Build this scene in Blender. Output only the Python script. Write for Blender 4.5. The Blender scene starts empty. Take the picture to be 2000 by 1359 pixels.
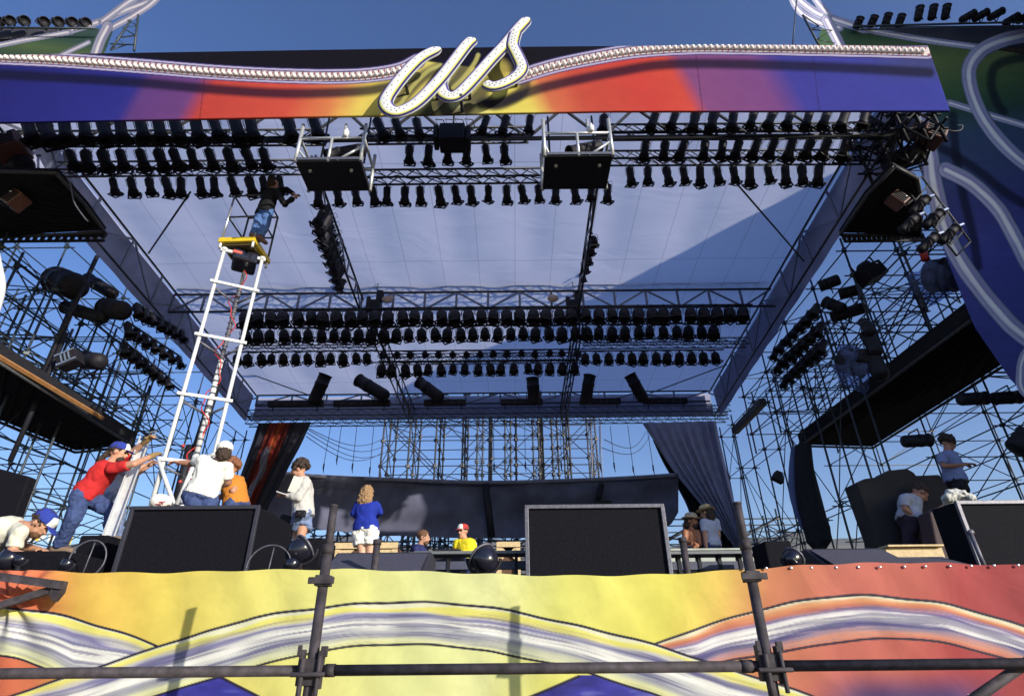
import bpy, bmesh, math, random
import numpy as np
from mathutils import Vector, Matrix, noise
random.seed(7); rng = np.random.default_rng(7)
S = bpy.context.scene; C = S.collection
# ------------------------------------------------------------------ camera, sky, sun, exposure
F, PITCH, ROLL, CX, CY, EYE = 1111.0, math.radians(28.2), math.radians(-0.57), 1000.0, 679.5, 1.6
fwd = np.array([0, math.cos(PITCH), math.sin(PITCH)]); rt0 = np.array([1., 0, 0]); up0 = np.cross(rt0, fwd)
RT = rt0*math.cos(ROLL) + up0*math.sin(ROLL); UP = -rt0*math.sin(ROLL) + up0*math.cos(ROLL)
cam = bpy.data.objects.new('camera', bpy.data.cameras.new('camera')); C.objects.link(cam)
cam.data.sensor_width = 36; cam.data.lens = 36*F/2000; cam.data.clip_end = 60000; cam.data.clip_start = .05
cam.matrix_world = Matrix(((RT[0], UP[0], -fwd[0], 0), (RT[1], UP[1], -fwd[1], 0), (RT[2], UP[2], -fwd[2], EYE), (0, 0, 0, 1)))
S.camera = cam
SUN = Vector((1.11, -1.0, .40)).normalized()
EXPO = 0.4
W = bpy.data.worlds.new('World'); S.world = W; W.use_nodes = True
nt = W.node_tree; bg = nt.nodes['Background']
sky = nt.nodes.new('ShaderNodeTexSky'); sky.sky_type = 'NISHITA'; sky.sun_disc = False
sky.sun_elevation = math.asin(SUN.z); sky.sun_rotation = math.atan2(SUN.x, SUN.y)
sky.air_density = 1.0; sky.dust_density = 0.9; sky.ozone_density = 2.5; sky.altitude = 500
hs = nt.nodes.new('ShaderNodeHueSaturation'); hs.inputs['Saturation'].default_value = 1.18; hs.inputs['Hue'].default_value = .516
nt.links.new(sky.outputs[0], hs.inputs['Color']); nt.links.new(hs.outputs[0], bg.inputs[0]); bg.inputs[1].default_value = 0.15
sl = bpy.data.lights.new('sun', 'SUN'); sl.energy = 4.5; sl.angle = math.radians(.5); sl.color = (1, .93, .80)
so = bpy.data.objects.new('sun', sl); C.objects.link(so); so.rotation_euler = SUN.to_track_quat('Z', 'Y').to_euler(); so.location = (20, -20, 30)
S.view_settings.view_transform = 'Standard'; S.view_settings.look = 'None'; S.view_settings.exposure = EXPO; S.view_settings.gamma = 1
# ------------------------------------------------------------------ picture <-> place
O3 = np.array([0, 0, EYE])
def ray(x, y): return fwd*F + RT*(x-CX) - UP*(y-CY)
def atY(x, y, Y):
    d = ray(x, y); return Vector(O3 + d*(Y/d[1]))
def atZ(x, y, Z):
    d = ray(x, y); return Vector(O3 + d*((Z-EYE)/d[2]))
def atX(x, y, X):
    d = ray(x, y); return Vector(O3 + d*(X/d[0]))
def V(*a): return Vector(a)
# ------------------------------------------------------------------ materials
def lin(c):
    c = np.array(c, float)/255; return np.where(c <= .04045, c/12.92, ((c+.055)/1.055)**2.4)
MC = {}; PK = .80; WK = 1.25
def mat(name, col, rough=.6, metal=0, var=.15, scale=8, bump=0, spec=.5):
    if name in MC: return MC[name]
    m = bpy.data.materials.new(name); m.use_nodes = True; t = m.node_tree; b = t.nodes['Principled BSDF']
    b.inputs['Roughness'].default_value = rough; b.inputs['Metallic'].default_value = metal; b.inputs['Specular IOR Level'].default_value = spec
    tc = t.nodes.new('ShaderNodeTexCoord'); n = t.nodes.new('ShaderNodeTexNoise'); n.inputs['Scale'].default_value = scale; n.inputs['Detail'].default_value = 5
    t.links.new(tc.outputs['Object'], n.inputs['Vector'])
    r = t.nodes.new('ShaderNodeValToRGB'); r.color_ramp.elements[0].position = .3; r.color_ramp.elements[1].position = .7
    r.color_ramp.elements[0].color = tuple(c*(1-var) for c in col)+(1,); r.color_ramp.elements[1].color = tuple(min(1, c*(1+var)) for c in col)+(1,)
    t.links.new(n.outputs['Fac'], r.inputs[0]); t.links.new(r.outputs[0], b.inputs['Base Color'])
    if bump:
        bp = t.nodes.new('ShaderNodeBump'); bp.inputs['Strength'].default_value = bump; t.links.new(n.outputs['Fac'], bp.inputs['Height']); t.links.new(bp.outputs[0], b.inputs['Normal'])
    MC[name] = m; return m
def art_mat(name, rough=.7, bump=.15, bscale=3, spec=.3, trans=0):
    """painted surface: colour attribute of the artwork x procedural dirt noise"""
    m = bpy.data.materials.new(name); m.use_nodes = True; t = m.node_tree; b = t.nodes['Principled BSDF']
    b.inputs['Roughness'].default_value = rough; b.inputs['Specular IOR Level'].default_value = spec
    at = t.nodes.new('ShaderNodeAttribute'); at.attribute_name = 'Col'
    tc = t.nodes.new('ShaderNodeTexCoord'); n = t.nodes.new('ShaderNodeTexNoise'); n.inputs['Scale'].default_value = bscale*3; n.inputs['Detail'].default_value = 8; n.inputs['Roughness'].default_value = .65
    t.links.new(tc.outputs['Object'], n.inputs['Vector'])
    mr = t.nodes.new('ShaderNodeMapRange'); mr.inputs[1].default_value = .25; mr.inputs[2].default_value = .75; mr.inputs[3].default_value = .89; mr.inputs[4].default_value = 1.05
    t.links.new(n.outputs['Fac'], mr.inputs[0])
    mx = t.nodes.new('ShaderNodeVectorMath'); mx.operation = 'SCALE'; t.links.new(at.outputs['Color'], mx.inputs[0]); t.links.new(mr.outputs[0], mx.inputs['Scale'])
    t.links.new(mx.outputs[0], b.inputs['Base Color'])
    n2 = t.nodes.new('ShaderNodeTexNoise'); n2.inputs['Scale'].default_value = bscale; n2.inputs['Detail'].default_value = 3; n2.inputs['Distortion'].default_value = .6
    t.links.new(tc.outputs['Object'], n2.inputs['Vector'])
    bp = t.nodes.new('ShaderNodeBump'); bp.inputs['Strength'].default_value = bump; bp.inputs['Distance'].default_value = .05
    t.links.new(n2.outputs['Fac'], bp.inputs['Height']); t.links.new(bp.outputs[0], b.inputs['Normal'])
    MC[name] = m; return m
BLACK = mat('black_paint', (.013, .013, .020), .6, spec=.25)
BLK2 = mat('black_cloth', (.022, .022, .028), .95, spec=.1)
LAMP = mat('lamp_black', (.014, .013, .019), .6, scale=20, var=.3, spec=.25)
STEEL = mat('scaffold_steel', (.055, .058, .066), .6, .1, .35, 12)
ALU = mat('truss_alloy', (.16, .165, .20), .45, .6, .15, 10)
DKTR = mat('truss_dark', (.045, .047, .055), .5, .3, .2, 10)
RUST = mat('rusty_tube', (.045, .038, .046), .75, .2, .45, 22, .5)
WHITE = mat('white_paint', (.66, .67, .68), .35, 0, .06)
CHROME = mat('bright_metal', (.75, .75, .75), .3, .9, .1)
GLINT = mat('polished_metal', (.9, .9, .88), .12, 1, .02)
YEL = mat('yellow_paint', (.70, .50, .02), .45, 0, .1)
WOOD = mat('pale_wood', (.62, .47, .26), .7, 0, .15, 30)
BROWN = mat('brown_case', (.13, .055, .045), .5, 0, .2)
REDC = mat('red_cable', (.50, .03, .03), .4)
GREYM = mat('grey_edge', (.12, .12, .15), .5, .3, .3, 30)
LENS = mat('lens_glass', (.01, .01, .02), .05, 0, 0, spec=1)
SKIN = mat('skin', (.48, .25, .16), .55, 0, .06, 30)
SKIN2 = mat('skin_shade', (.36, .17, .11), .55, 0, .06, 30)
HAIRD = mat('hair_dark', (.035, .02, .014), .8, 0, .4, 60, .6)
HAIRB = mat('hair_fair', (.30, .18, .09), .8, 0, .4, 60, .6)
DENIM = mat('denim', (.035, .06, .17), .85, 0, .25, 25, .3)
DENIML = mat('denim_light', (.14, .19, .33), .85, 0, .3, 25, .3)
def cloth(name, c): return mat(name, c, .9, 0, .08, 12, .25, .15)
# ------------------------------------------------------------------ objects
def link(o, parent=None):
    C.objects.link(o)
    if parent is not None: o.parent = parent
    return o
def wloc(o):
    v = Vector((0, 0, 0))
    while o is not None: v += Vector(o.location); o = o.parent
    return v
def tag(o, label, cat=None, group=None, kind=None):
    if label: o['label'] = label
    if cat: o['category'] = cat
    if group: o['group'] = group
    if kind: o['kind'] = kind
    return o
def thing(name, label, cat, loc=(0, 0, 0), group=None):
    o = bpy.data.objects.new(name, None); o.location = loc; o.empty_display_size = .1; link(o); return tag(o, label, cat, group)
class MB:
    def __init__(s): s.v = []; s.f = []; s.m = []; s.smooth = []
    def add(s, vs, fs, sm=False, mi=0):
        n = len(s.v); s.v += [tuple(v) for v in vs]; s.f += [tuple(i+n for i in f) for f in fs]; s.m += [mi]*len(fs); s.smooth += [sm]*len(fs); return s
    def box(s, c, sz, R=None, mi=0):
        R = R or Matrix.Identity(3); c = Vector(c); h = [x/2 for x in sz]
        vs = [c + R @ Vector((i*h[0], j*h[1], k*h[2])) for i in (-1, 1) for j in (-1, 1) for k in (-1, 1)]
        return s.add(vs, [(0, 1, 3, 2), (4, 6, 7, 5), (0, 4, 5, 1), (2, 3, 7, 6), (0, 2, 6, 4), (1, 5, 7, 3)], False, mi)
    def tube(s, a, b, r, n=8, r2=None, mi=0):
        a = Vector(a); b = Vector(b); d = b-a
        if d.length < 1e-6: return s
        q = d.to_track_quat('Z', 'Y'); r2 = r if r2 is None else r2; vs = []
        for p, rr in ((a, r), (b, r2)):
            for i in range(n):
                t = 2*math.pi*i/n; vs.append(p + q @ Vector((math.cos(t)*rr, math.sin(t)*rr, 0)))
        fs = [(i, (i+1) % n, n+(i+1) % n, n+i) for i in range(n)]
        s.add(vs, fs, n > 5, mi); k = len(s.v)-2*n
        s.f += [tuple(range(k+n-1, k-1, -1)), tuple(range(k+n, k+2*n))]; s.m += [mi]*2; s.smooth += [False]*2; return s
    def path(s, pts, r, n=6, mi=0):
        pts = [Vector(p) for p in pts]; k = len(s.v); N = len(pts); up = Vector((0.03, .05, 1))
        for j, p in enumerate(pts):
            d = (pts[min(j+1, N-1)]-pts[max(j-1, 0)]).normalized(); x = d.cross(up)
            if x.length < .05: x = d.cross(Vector((1, 0, 0)))
            x.normalize(); y = x.cross(d)
            for i in range(n):
                t = 2*math.pi*i/n; s.v.append(tuple(p + (x*math.cos(t)+y*math.sin(t))*r))
        for j in range(N-1):
            for i in range(n): s.f.append((k+j*n+i, k+j*n+(i+1) % n, k+(j+1)*n+(i+1) % n, k+(j+1)*n+i)); s.m.append(mi); s.smooth.append(True)
        return s
    def lathe(s, prof, n=16, M=None, mi=0):
        """prof: (r, z) list around local Z"""
        M = M or Matrix.Identity(4); vs = []; 
        for r, z in prof:
            for i in range(n):
                t = 2*math.pi*i/n; vs.append(M @ Vector((r*math.cos(t), r*math.sin(t), z)))
        fs = [(j*n+i, j*n+(i+1) % n, (j+1)*n+(i+1) % n, (j+1)*n+i) for j in range(len(prof)-1) for i in range(n)]
        return s.add(vs, fs, True, mi)
    def prism(s, pts, d, mi=0):
        """flat outline extruded by vector d"""
        n = len(pts); d = Vector(d); vs = [Vector(p) for p in pts]+[Vector(p)+d for p in pts]
        return s.add(vs, [tuple(range(n)), tuple(range(2*n-1, n-1, -1))]+[(i, n+i, n+(i+1) % n, (i+1) % n) for i in range(n)], False, mi)
    def build(s, name, mats, parent=None, bevel=0):
        me = bpy.data.meshes.new(name); off = wloc(parent) if parent is not None else Vector((0, 0, 0))
        me.from_pydata([(v[0]-off.x, v[1]-off.y, v[2]-off.z) for v in s.v], [], s.f)
        for m in (mats if isinstance(mats, (list, tuple)) else [mats]): me.materials.append(m)
        me.polygons.foreach_set('material_index', s.m); me.polygons.foreach_set('use_smooth', s.smooth)
        o = link(bpy.data.objects.new(name, me), parent)
        bm = bmesh.new(); bm.from_mesh(me); bmesh.ops.recalc_face_normals(bm, faces=bm.faces); bm.to_mesh(me); bm.free()
        if bevel:
            b = o.modifiers.new('bevel', 'BEVEL'); b.width = bevel; b.segments = 2; b.limit_method = 'ANGLE'
        me.update(); return o
def obj1(name, mb, m, label, cat, group=None, bevel=0, kind=None):
    return tag(mb.build(name, m, None, bevel), label, cat, group, kind)
def copy_tree(o, parent=None):
    c = o.copy(); C.objects.link(c); c.parent = parent
    for ch in o.children: copy_tree(ch, c)
    return c
def smoothstep(a, b, x):
    t = np.clip((x-a)/(b-a), 0, 1); return t*t*(3-2*t)
def crv(pts, n=60):
    """Catmull-Rom through 2D points -> dense polyline"""
    P = np.array(pts, float); P = np.vstack([2*P[0]-P[1], P, 2*P[-1]-P[-2]]); out = []
    for i in range(1, len(P)-2):
        for t in np.linspace(0, 1, max(3, n//(len(pts)-1)), endpoint=False):
            a, b, c, d = P[i-1:i+3]
            out.append(.5*((2*b)+(-a+c)*t+(2*a-5*b+4*c-d)*t*t+(-a+3*b-3*c+d)*t**3))
    out.append(P[-2]); return np.array(out)
def dist_poly(X, Y, poly):
    """distance to polyline, arc-length param, signed side"""
    D = np.full(X.shape, 1e9); T = np.zeros(X.shape); SD = np.zeros(X.shape); L = 0
    for a, b in zip(poly[:-1], poly[1:]):
        e = b-a; l = math.hypot(*e)
        if l < 1e-6: continue
        t = np.clip(((X-a[0])*e[0]+(Y-a[1])*e[1])/(l*l), 0, 1)
        dx = X-a[0]-t*e[0]; dy = Y-a[1]-t*e[1]; d = np.hypot(dx, dy); m = d < D
        D = np.where(m, d, D); T = np.where(m, L+t*l, T); SD = np.where(m, np.sign(e[0]*dy-e[1]*dx), SD); L += l
    return D, T, SD
def inpoly(X, Y, poly):
    r = np.zeros(X.shape, bool); n = len(poly)
    for i in range(n):
        x1, y1 = poly[i]; x2, y2 = poly[(i+1) % n]
        c = ((y1 > Y) != (y2 > Y)) & (X < (x2-x1)*(Y-y1)/((y2-y1) or 1e-9)+x1); r ^= c
    return r
def ramp(x, stops):
    xs = [s[0] for s in stops]; c = np.array([lin(s[1]) for s in stops])
    return np.stack([np.interp(x, xs, c[:, i]) for i in range(3)], -1)
def nz(X, Y, sx, sy, seed=0, oct=3):
    """cheap value noise on arrays"""
    out = np.zeros(X.shape); amp = 1; tot = 0; r = np.random.default_rng(seed); tab = r.random((256, 256))
    for o in range(oct):
        u = X/sx*2**o+seed*7.1; v = Y/sy*2**o+3.3*seed; i = np.floor(u).astype(int); j = np.floor(v).astype(int); fu = u-i; fv = v-j
        fu = fu*fu*(3-2*fu); fv = fv*fv*(3-2*fv); g = lambda a, b: tab[a % 256, b % 256]
        out += amp*((g(i, j)*(1-fu)+g(i+1, j)*fu)*(1-fv)+(g(i, j+1)*(1-fu)+g(i+1, j+1)*fu)*fv); tot += amp; amp *= .5
    return out/tot
def mixc(a, b, w): return a*(1-w[..., None])+b*w[..., None]
def sheet(name, Y, x0, x1, y0, y1, step, colfn, maskfn=None, m=None, parent=None, dY=None, posfn=None):
    """a painted cloth or board standing in the plane at distance Y, gridded finely enough to carry its artwork"""
    nx = int((x1-x0)/step)+1; ny = int((y1-y0)/step)+1
    X, Yp = np.meshgrid(np.linspace(x0, x1, nx), np.linspace(y0, y1, ny))
    d = fwd*F+RT*(X-CX)[..., None]-UP*(Yp-CY)[..., None]
    t = Y/d[..., 1]; P = O3+d*t[..., None]
    if dY is not None: P[..., 1] += dY(P[..., 0], P[..., 2])
    if posfn is not None: P = posfn(X, Yp, P)
    off = np.array(wloc(parent)) if parent is not None else np.zeros(3)
    idx = np.arange(nx*ny).reshape(ny, nx)
    q = np.stack([idx[:-1, :-1], idx[1:, :-1], idx[1:, 1:], idx[:-1, 1:]], -1).reshape(-1, 4)
    col = colfn(X, Yp); col = (WK*(col*.68+.32*col.mean(-1, keepdims=True))) if name == 'painted_cloth' else PK*(col*.86+.14*col.mean(-1, keepdims=True)); V_ = (P-off).reshape(-1, 3); col = np.concatenate([np.clip(col, 0, .9), np.ones(col.shape[:2]+(1,))], -1).reshape(-1, 4)
    if maskfn is not None:
        mk = maskfn(X, Yp).reshape(-1); q = q[mk[q].all(1)]
        used = np.unique(q); re = np.full(nx*ny, -1); re[used] = np.arange(len(used)); V_ = V_[used]; col = col[used]; q = re[q]
    me = bpy.data.meshes.new(name); me.vertices.add(len(V_)); me.vertices.foreach_set('co', V_.astype(np.float32).ravel())
    me.loops.add(q.size); me.loops.foreach_set('vertex_index', q.ravel().astype(np.int32)); me.polygons.add(len(q))
    me.polygons.foreach_set('loop_start', np.arange(0, q.size, 4, dtype=np.int32)); me.update(calc_edges=True)
    a = me.color_attributes.new('Col', 'FLOAT_COLOR', 'POINT'); a.data.foreach_set('color', col.astype(np.float32).ravel())
    me.polygons.foreach_set('use_smooth', np.ones(len(q), bool)); me.materials.append(m); me.update()
    return link(bpy.data.objects.new(name, me), parent)
ORD = ['first', 'second', 'third', 'fourth', 'fifth', 'sixth', 'seventh', 'eighth', 'ninth', 'tenth', 'eleventh', 'twelfth', 'thirteenth', 'fourteenth', 'fifteenth', 'sixteenth', 'seventeenth', 'eighteenth', 'nineteenth', 'twentieth']
def ordw(i): return ORD[i] if i < 20 else ('twenty '+ORD[i-20] if i < 29 else ('thirtieth' if i == 29 else 'thirty '+ORD[i-30]))
def many(root, segs, name, m, r, n=6, couplers=False):
    """tubes of one thing: the 100 nearest as parts, the rest as one"""
    segs = sorted(segs, key=lambda s: ((Vector(s[0])+Vector(s[1]))/2-Vector(O3)).length)
    for a, b in segs[:100]: MB().tube(a, b, r, n).build(name, m, root)
    if len(segs) > 100:
        mb = MB()
        for a, b in segs[100:]: mb.tube(a, b, r, n)
        tag(mb.build(name, m, root), None, kind='stuff')
# ------------------------------------------------------------------ ground, hills, deck
mb = MB(); mb.add([(-9000, -400, 0), (9000, -400, 0), (9000, 9000, 0), (-9000, 9000, 0)], [(0, 1, 2, 3)])
o = mb.build('ground', mat('dry_ground', (.22, .17, .11), .95, 0, .3, .4)); o['kind'] = 'structure'
mb = MB(); nx = 90; vs = []
for i in range(nx+1):
    x = -6500+13000*i/nx
    for j in range(7):
        h = (0, .35, .62, .8, 1, .7, 0)[j]*(770+120*noise.noise(Vector((x/900, 3, 1)))+90*noise.noise(Vector((x/260, j, 5))))
        vs.append((x, 3600+j*260+160*noise.noise(Vector((x/300, j*.7, 9))), max(-5, h)))
mb.add(vs, [(i*7+j, (i+1)*7+j, (i+1)*7+j+1, i*7+j+1) for i in range(nx) for j in range(6)], True)
o = mb.build('hills', mat('hill_scrub', (.12, .105, .075), .95, 0, .4, .01)); o['kind'] = 'structure'
DECK = 2.12
mb = MB(); mb.box((-1.2, 13.6, DECK-.12), (22, 17.6, .24)); 
root = thing('stage_platform', 'dark stage deck raised above the painted yellow banner', 'stage', (-1.2, 5, 0))
mb.build('deck', mat('deck_boards', (.06, .055, .055), .8), root)
many(root, [((x, y, 0), (x, y, DECK-.24)) for x in np.arange(-11.5, 9.6, 2.1) for y in (4.95, 9, 14, 21)], 'post', STEEL, .035)
many(root, [((-12, 4.95, z), (9.6, 4.95, z)) for z in (.5, 1.3)], 'ledger', STEEL, .03)
# ------------------------------------------------------------------ painted banner across the stage front
YB = 4.45
arc1u = crv([(-60, 1385), (30, 1357), (135, 1321), (200, 1300), (310, 1261), (380, 1241), (500, 1205), (615, 1188), (740, 1176), (875, 1177), (1000, 1192), (1090, 1213), (1160, 1228), (1275, 1257), (1390, 1295), (1550, 1345), (1620, 1372), (1700, 1400)])
arc1l = crv([(120, 1420), (300, 1359), (415, 1325), (500, 1300), (620, 1272), (720, 1259), (840, 1258), (940, 1268), (1000, 1280), (1110, 1301), (1230, 1340), (1290, 1359), (1420, 1410)])
arc2u = crv([(1230, 1275), (1275, 1258), (1350, 1230), (1475, 1192), (1575, 1171), (1665, 1162), (1775, 1169), (1875, 1185), (2000, 1222), (2100, 1260)])
arc2l = crv([(1360, 1312), (1420, 1290), (1530, 1272), (1625, 1255), (1740, 1246), (1825, 1252), (1900, 1268), (1960, 1284), (2000, 1298), (2100, 1330)])
arc0u = crv([(-100, 1178), (0, 1182), (70, 1192), (140, 1203), (200, 1222), (250, 1238), (330, 1268)])
arc0l = crv([(-100, 1272), (0, 1278), (40, 1283), (75, 1297), (110, 1312), (150, 1340)])
def yofx(poly, X):
    o = np.argsort(poly[:, 0]); return np.interp(X, poly[o, 0], poly[o, 1])
TUBE = [(0, (35, 32, 60)), (.03, (225, 225, 200)), (.09, (228, 225, 90)), (.17, (225, 215, 100)), (.24, (190, 188, 190)), (.30, (118, 114, 165)), (.34, (150, 150, 180)), (.40, (212, 212, 208)), (.52, (232, 232, 225)), (.62, (200, 202, 200)), (.70, (150, 152, 168)), (.78, (176, 178, 170)), (.88, (215, 218, 170)), (.97, (225, 225, 150)), (1, (35, 32, 60))]
TUBR = [(0, (35, 32, 60)), (.03, (228, 225, 190)), (.10, (222, 150, 90)), (.18, (205, 110, 75)), (.26, (170, 130, 150)), (.31, (118, 96, 158)), (.36, (205, 200, 210)), (.48, (235, 232, 228)), (.58, (200, 195, 205)), (.68, (80, 75, 135)), (.76, (140, 125, 155)), (.88, (215, 140, 110)), (.97, (205, 110, 85)), (1, (35, 32, 60))]
def band(X, Y, u, l, stops, seed):
    yu = yofx(u, X); yl = yofx(l, X); s = (Y-yu)/np.maximum(yl-yu, 8)
    w = (nz(X, s, 150, .16, seed, 3)-.5); sw = np.clip(s+w*.24, .04, .96)
    c = ramp(np.where((s > .04) & (s < .96), sw, s), stops)
    st = nz(X, s, 230, .06, seed+5, 2); c = mixc(c, np.broadcast_to(lin((62, 58, 125)), c.shape), .62*smoothstep(.58, .68, st)*smoothstep(.18, .28, s)*smoothstep(.88, .74, s)); s3 = nz(X, s, 150, .045, seed+13, 2); c = mixc(c, np.broadcast_to(lin((120, 122, 140)), c.shape), .45*smoothstep(.60, .72, s3)*smoothstep(.1, .2, s)*smoothstep(.97, .9, s))
    c = mixc(c, np.broadcast_to(lin((240, 240, 232)), c.shape), .8*smoothstep(.40, .32, st)*smoothstep(.35, .45, s)*smoothstep(.68, .6, s))
    fine = nz(X, s, 60, .03, seed+9, 2); c = c*(1-.10*(fine-.5))[..., None]
    line = np.maximum(smoothstep(3.4, 1.8, np.abs(Y-yu)), smoothstep(3.2, 1.6, np.abs(Y-yl)))
    inside = (s > 0) & (s < 1); return c, inside, line
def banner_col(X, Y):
    xs = X+(Y-1150)*.12+14*(nz(X, Y, 90, 120, 2)-.5)
    c = ramp(xs, [(-100, (190, 70, 50)), (0, (205, 92, 58)), (95, (212, 110, 60)), (165, (226, 178, 52)), (330, (228, 206, 70)), (560, (224, 218, 105)), (800, (222, 226, 140)), (960, (222, 226, 150)), (1090, (226, 224, 100)), (1300, (228, 218, 72)), (1410, (226, 190, 68)), (1500, (210, 125, 75)), (1640, (200, 100, 82)), (1790, (195, 88, 72)), (1880, (172, 50, 52)), (2100, (150, 38, 50))])
    c = c*(1+.10*(nz(X, Y, 60, 45, 4, 4)-.5))[..., None]
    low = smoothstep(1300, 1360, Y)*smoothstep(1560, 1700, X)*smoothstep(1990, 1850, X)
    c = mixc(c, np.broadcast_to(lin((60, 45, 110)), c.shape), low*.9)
    blu = inpoly(X, Y, [(290, 1364), (425, 1318), (515, 1364)]) | inpoly(X, Y, [(1020, 1364), (1130, 1318), (1190, 1318), (1310, 1364)]) | inpoly(X, Y, [(60, 1420), (300, 1355), (515, 1364), (620, 1420)])
    c = mixc(c, ramp(nz(X, Y, 60, 14, 8)*255, [(0, (30, 25, 110)), (150, (45, 45, 165)), (255, (110, 110, 200))]), blu*1.0)
    for a, b in (((425, 1318), (530, 1372)), ((1015, 1368), (1130, 1320))):
        d, _, _ = dist_poly(X, Y, np.array([a, b], float)); c = mixc(c, np.broadcast_to(lin((35, 30, 60)), c.shape), smoothstep(4, 2, d))
    INK = np.broadcast_to(lin((32, 28, 55)), c.shape)
    for u, l, st, sd, ok in ((arc0u, arc0l, TUBE, 11, X < 330), (arc2u, arc2l, TUBR, 21, X > 1262), (arc1u, arc1l, TUBE, 31, X > -200)):
        b, ins, ln = band(X, Y, u, l, st, sd); c = np.where((ins & ok)[..., None], b, c); c = mixc(c, INK, ln*ok)
    return c
def banner_dy(Xw, Zw):
    r = .008*np.sin(Xw*3.1+Zw*1.7)+.006*np.sin(Xw*7.3-Zw*3+1)+.003*np.sin(Xw*17+Zw*9)
    dx = Xw+3.55; dz = Zw-2.02; d = np.hypot(dx, dz)+.02                                   # bracket pressing the cloth out
    ang = np.arctan2(dz, dx); r -= .10*np.exp(-d*3.2)*(1+.35*np.cos(ang*9))
    return r
def banner_pos(X, Yp, P):
    """scalloped sag of the laced top edge"""
    top = 1113+5*np.sin(X/150)+7*np.exp(-((X-1000)/380)**2)-13*smoothstep(1300, 1900, X)+1.5*np.sin(X/23)
    z0 = P[0, :, 2]; z1 = P[-1, :, 2]
    zt = np.array([atY(a, b, YB).z for a, b in zip(X[0], top[0])])
    k = (P[..., 2]-z1[None])/(z0-z1)[None]; P[..., 2] = z1[None]+k*(zt-z1)[None]; return P
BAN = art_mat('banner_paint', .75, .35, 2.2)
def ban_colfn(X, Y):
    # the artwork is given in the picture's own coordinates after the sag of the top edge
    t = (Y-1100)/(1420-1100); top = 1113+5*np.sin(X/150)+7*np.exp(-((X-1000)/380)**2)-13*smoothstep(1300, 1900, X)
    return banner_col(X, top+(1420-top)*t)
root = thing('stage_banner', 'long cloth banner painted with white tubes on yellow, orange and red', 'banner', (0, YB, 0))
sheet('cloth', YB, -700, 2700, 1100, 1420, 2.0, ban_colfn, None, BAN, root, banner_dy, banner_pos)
me = MB()
for i, x in enumerate(np.linspace(1455, 1990, 13)):
    p = atY(x+random.uniform(-4, 4), 1109-7*(x-1300)/600+2.5, YB-.015); me.lathe([(0, .004), (.008, .004), (.011, 0), (.011, -.004)], 8, Matrix.Translation(p) @ Matrix.Rotation(math.pi/2, 4, 'X'))
me.build('eyelets', CHROME, root)
low = MB(); a = atY(-700, 1418, YB); b = atY(2700, 1418, YB); low.add([(a.x, YB, .05), (b.x, YB, .05), (b.x, YB, b.z+.02), (a.x, YB, a.z+.02)], [(0, 1, 2, 3)])
low.build('lower_cloth', mat('banner_low', (.45, .25, .12), .8), root)
# ------------------------------------------------------------------ scaffold rail in front of the banner
YP = 3.3
RSN = [('left', atY(652, 990, YP), 'first'), ('right', atY(1440, 985, YP), 'second')]
for nm, p, _ in RSN:
    root = thing('scaffold_post', 'thick rusty scaffold post standing in front of the %s' % ('pale yellow part of the banner' if nm == 'left' else 'place where the banner turns orange'), 'scaffold post', (p.x, YP, 0), 'posts of the rail before the banner')
    x = p.x; jz = atY(1045, 1070, YP).z
    MB().tube((x, YP, 0), (x, YP, jz), .027, 14).tube((x, YP, jz-.01), (x, YP, p.z), .0225, 14).build('tube', RUST, root)
    MB().tube((x, YP, p.z), (x, YP, p.z+.012), .025, 14).tube((x, YP, jz-.02), (x, YP, jz+.03), .031, 14).build('collar', RUST, root)
    z1 = atY(1000, 1131, YP).z
    MB().box((x, YP-.045, z1), (.14, .012, .034)).box((x, YP, z1+.002), (.078, .075, .055)).build('rosette', RUST, root, .004)
    z2 = atY(1000, 1303, YP).z
    mb = MB().box((x, YP, z2-.01), (.074, .08, .12)).box((x-.048, YP-.02, z2+.01), (.022, .05, .16)).box((x+.050, YP-.02, z2+.0), (.024, .05, .17)).box((x+.062, YP-.03, z2+.08), (.034, .02, .05)).tube((x-.03, YP-.06, z2-.13), (x-.03, YP-.06, z2+.05), .014, 8).tube((x+.05, YP-.05, z2-.12), (x+.05, YP-.05, z2+.06), .012, 8).box((x-.055, YP-.055, z2+.085), (.022, .012, .05)).tube((x-.08, YP-.07, z2-.02), (x+.09, YP-.07, z2-.02), .012, 8)
    mb.build('clamp', RUST, root, .004)
xl, xr = RSN[0][1].x, RSN[1][1].x; zr = atY(1000, 1305, YP).z
root = thing('hand_rail', 'horizontal dark tube clamped across both posts before the banner', 'rail', ((xl+xr)/2, YP, 0))
for a, b in ((-6, xl-.04), (xl+.04, xr-.04), (xr+.04, 6.5)): MB().tube((a, YP, zr), (b, YP, zr), .026, 14).build('tube', RUST, root)
MB().tube((xl+.07, YP, zr), (xl+.12, YP, zr), .030, 12).tube((xr-.14, YP, zr), (xr-.08, YP, zr), .030, 12).build('sleeve', RUST, root)
p, q = atY(2010, 1290, YP+.06), atY(1850, 1400, YP+.06)
obj1('diagonal_brace', MB().tube(p, q, .025, 12), RUST, 'slanting rusty tube running down from the rail at the lower right corner', 'brace')
root = thing('scaffold_bracket', 'angled flat steel bracket poking against the orange cloth at the left edge', 'bracket', tuple(atY(100, 1150, YB-.25)))
a, b, c = atY(-40, 1120, YB-.3), atY(118, 1141, YB-.22), atY(-40, 1188, YB-.3)
mb = MB(); mb.prism([atY(-40, 1112, YB-.3), atY(122, 1134, YB-.22), atY(118, 1150, YB-.22), atY(-40, 1129, YB-.3)], (0, .03, 0)); mb.build('arm', RUST, root)
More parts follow.
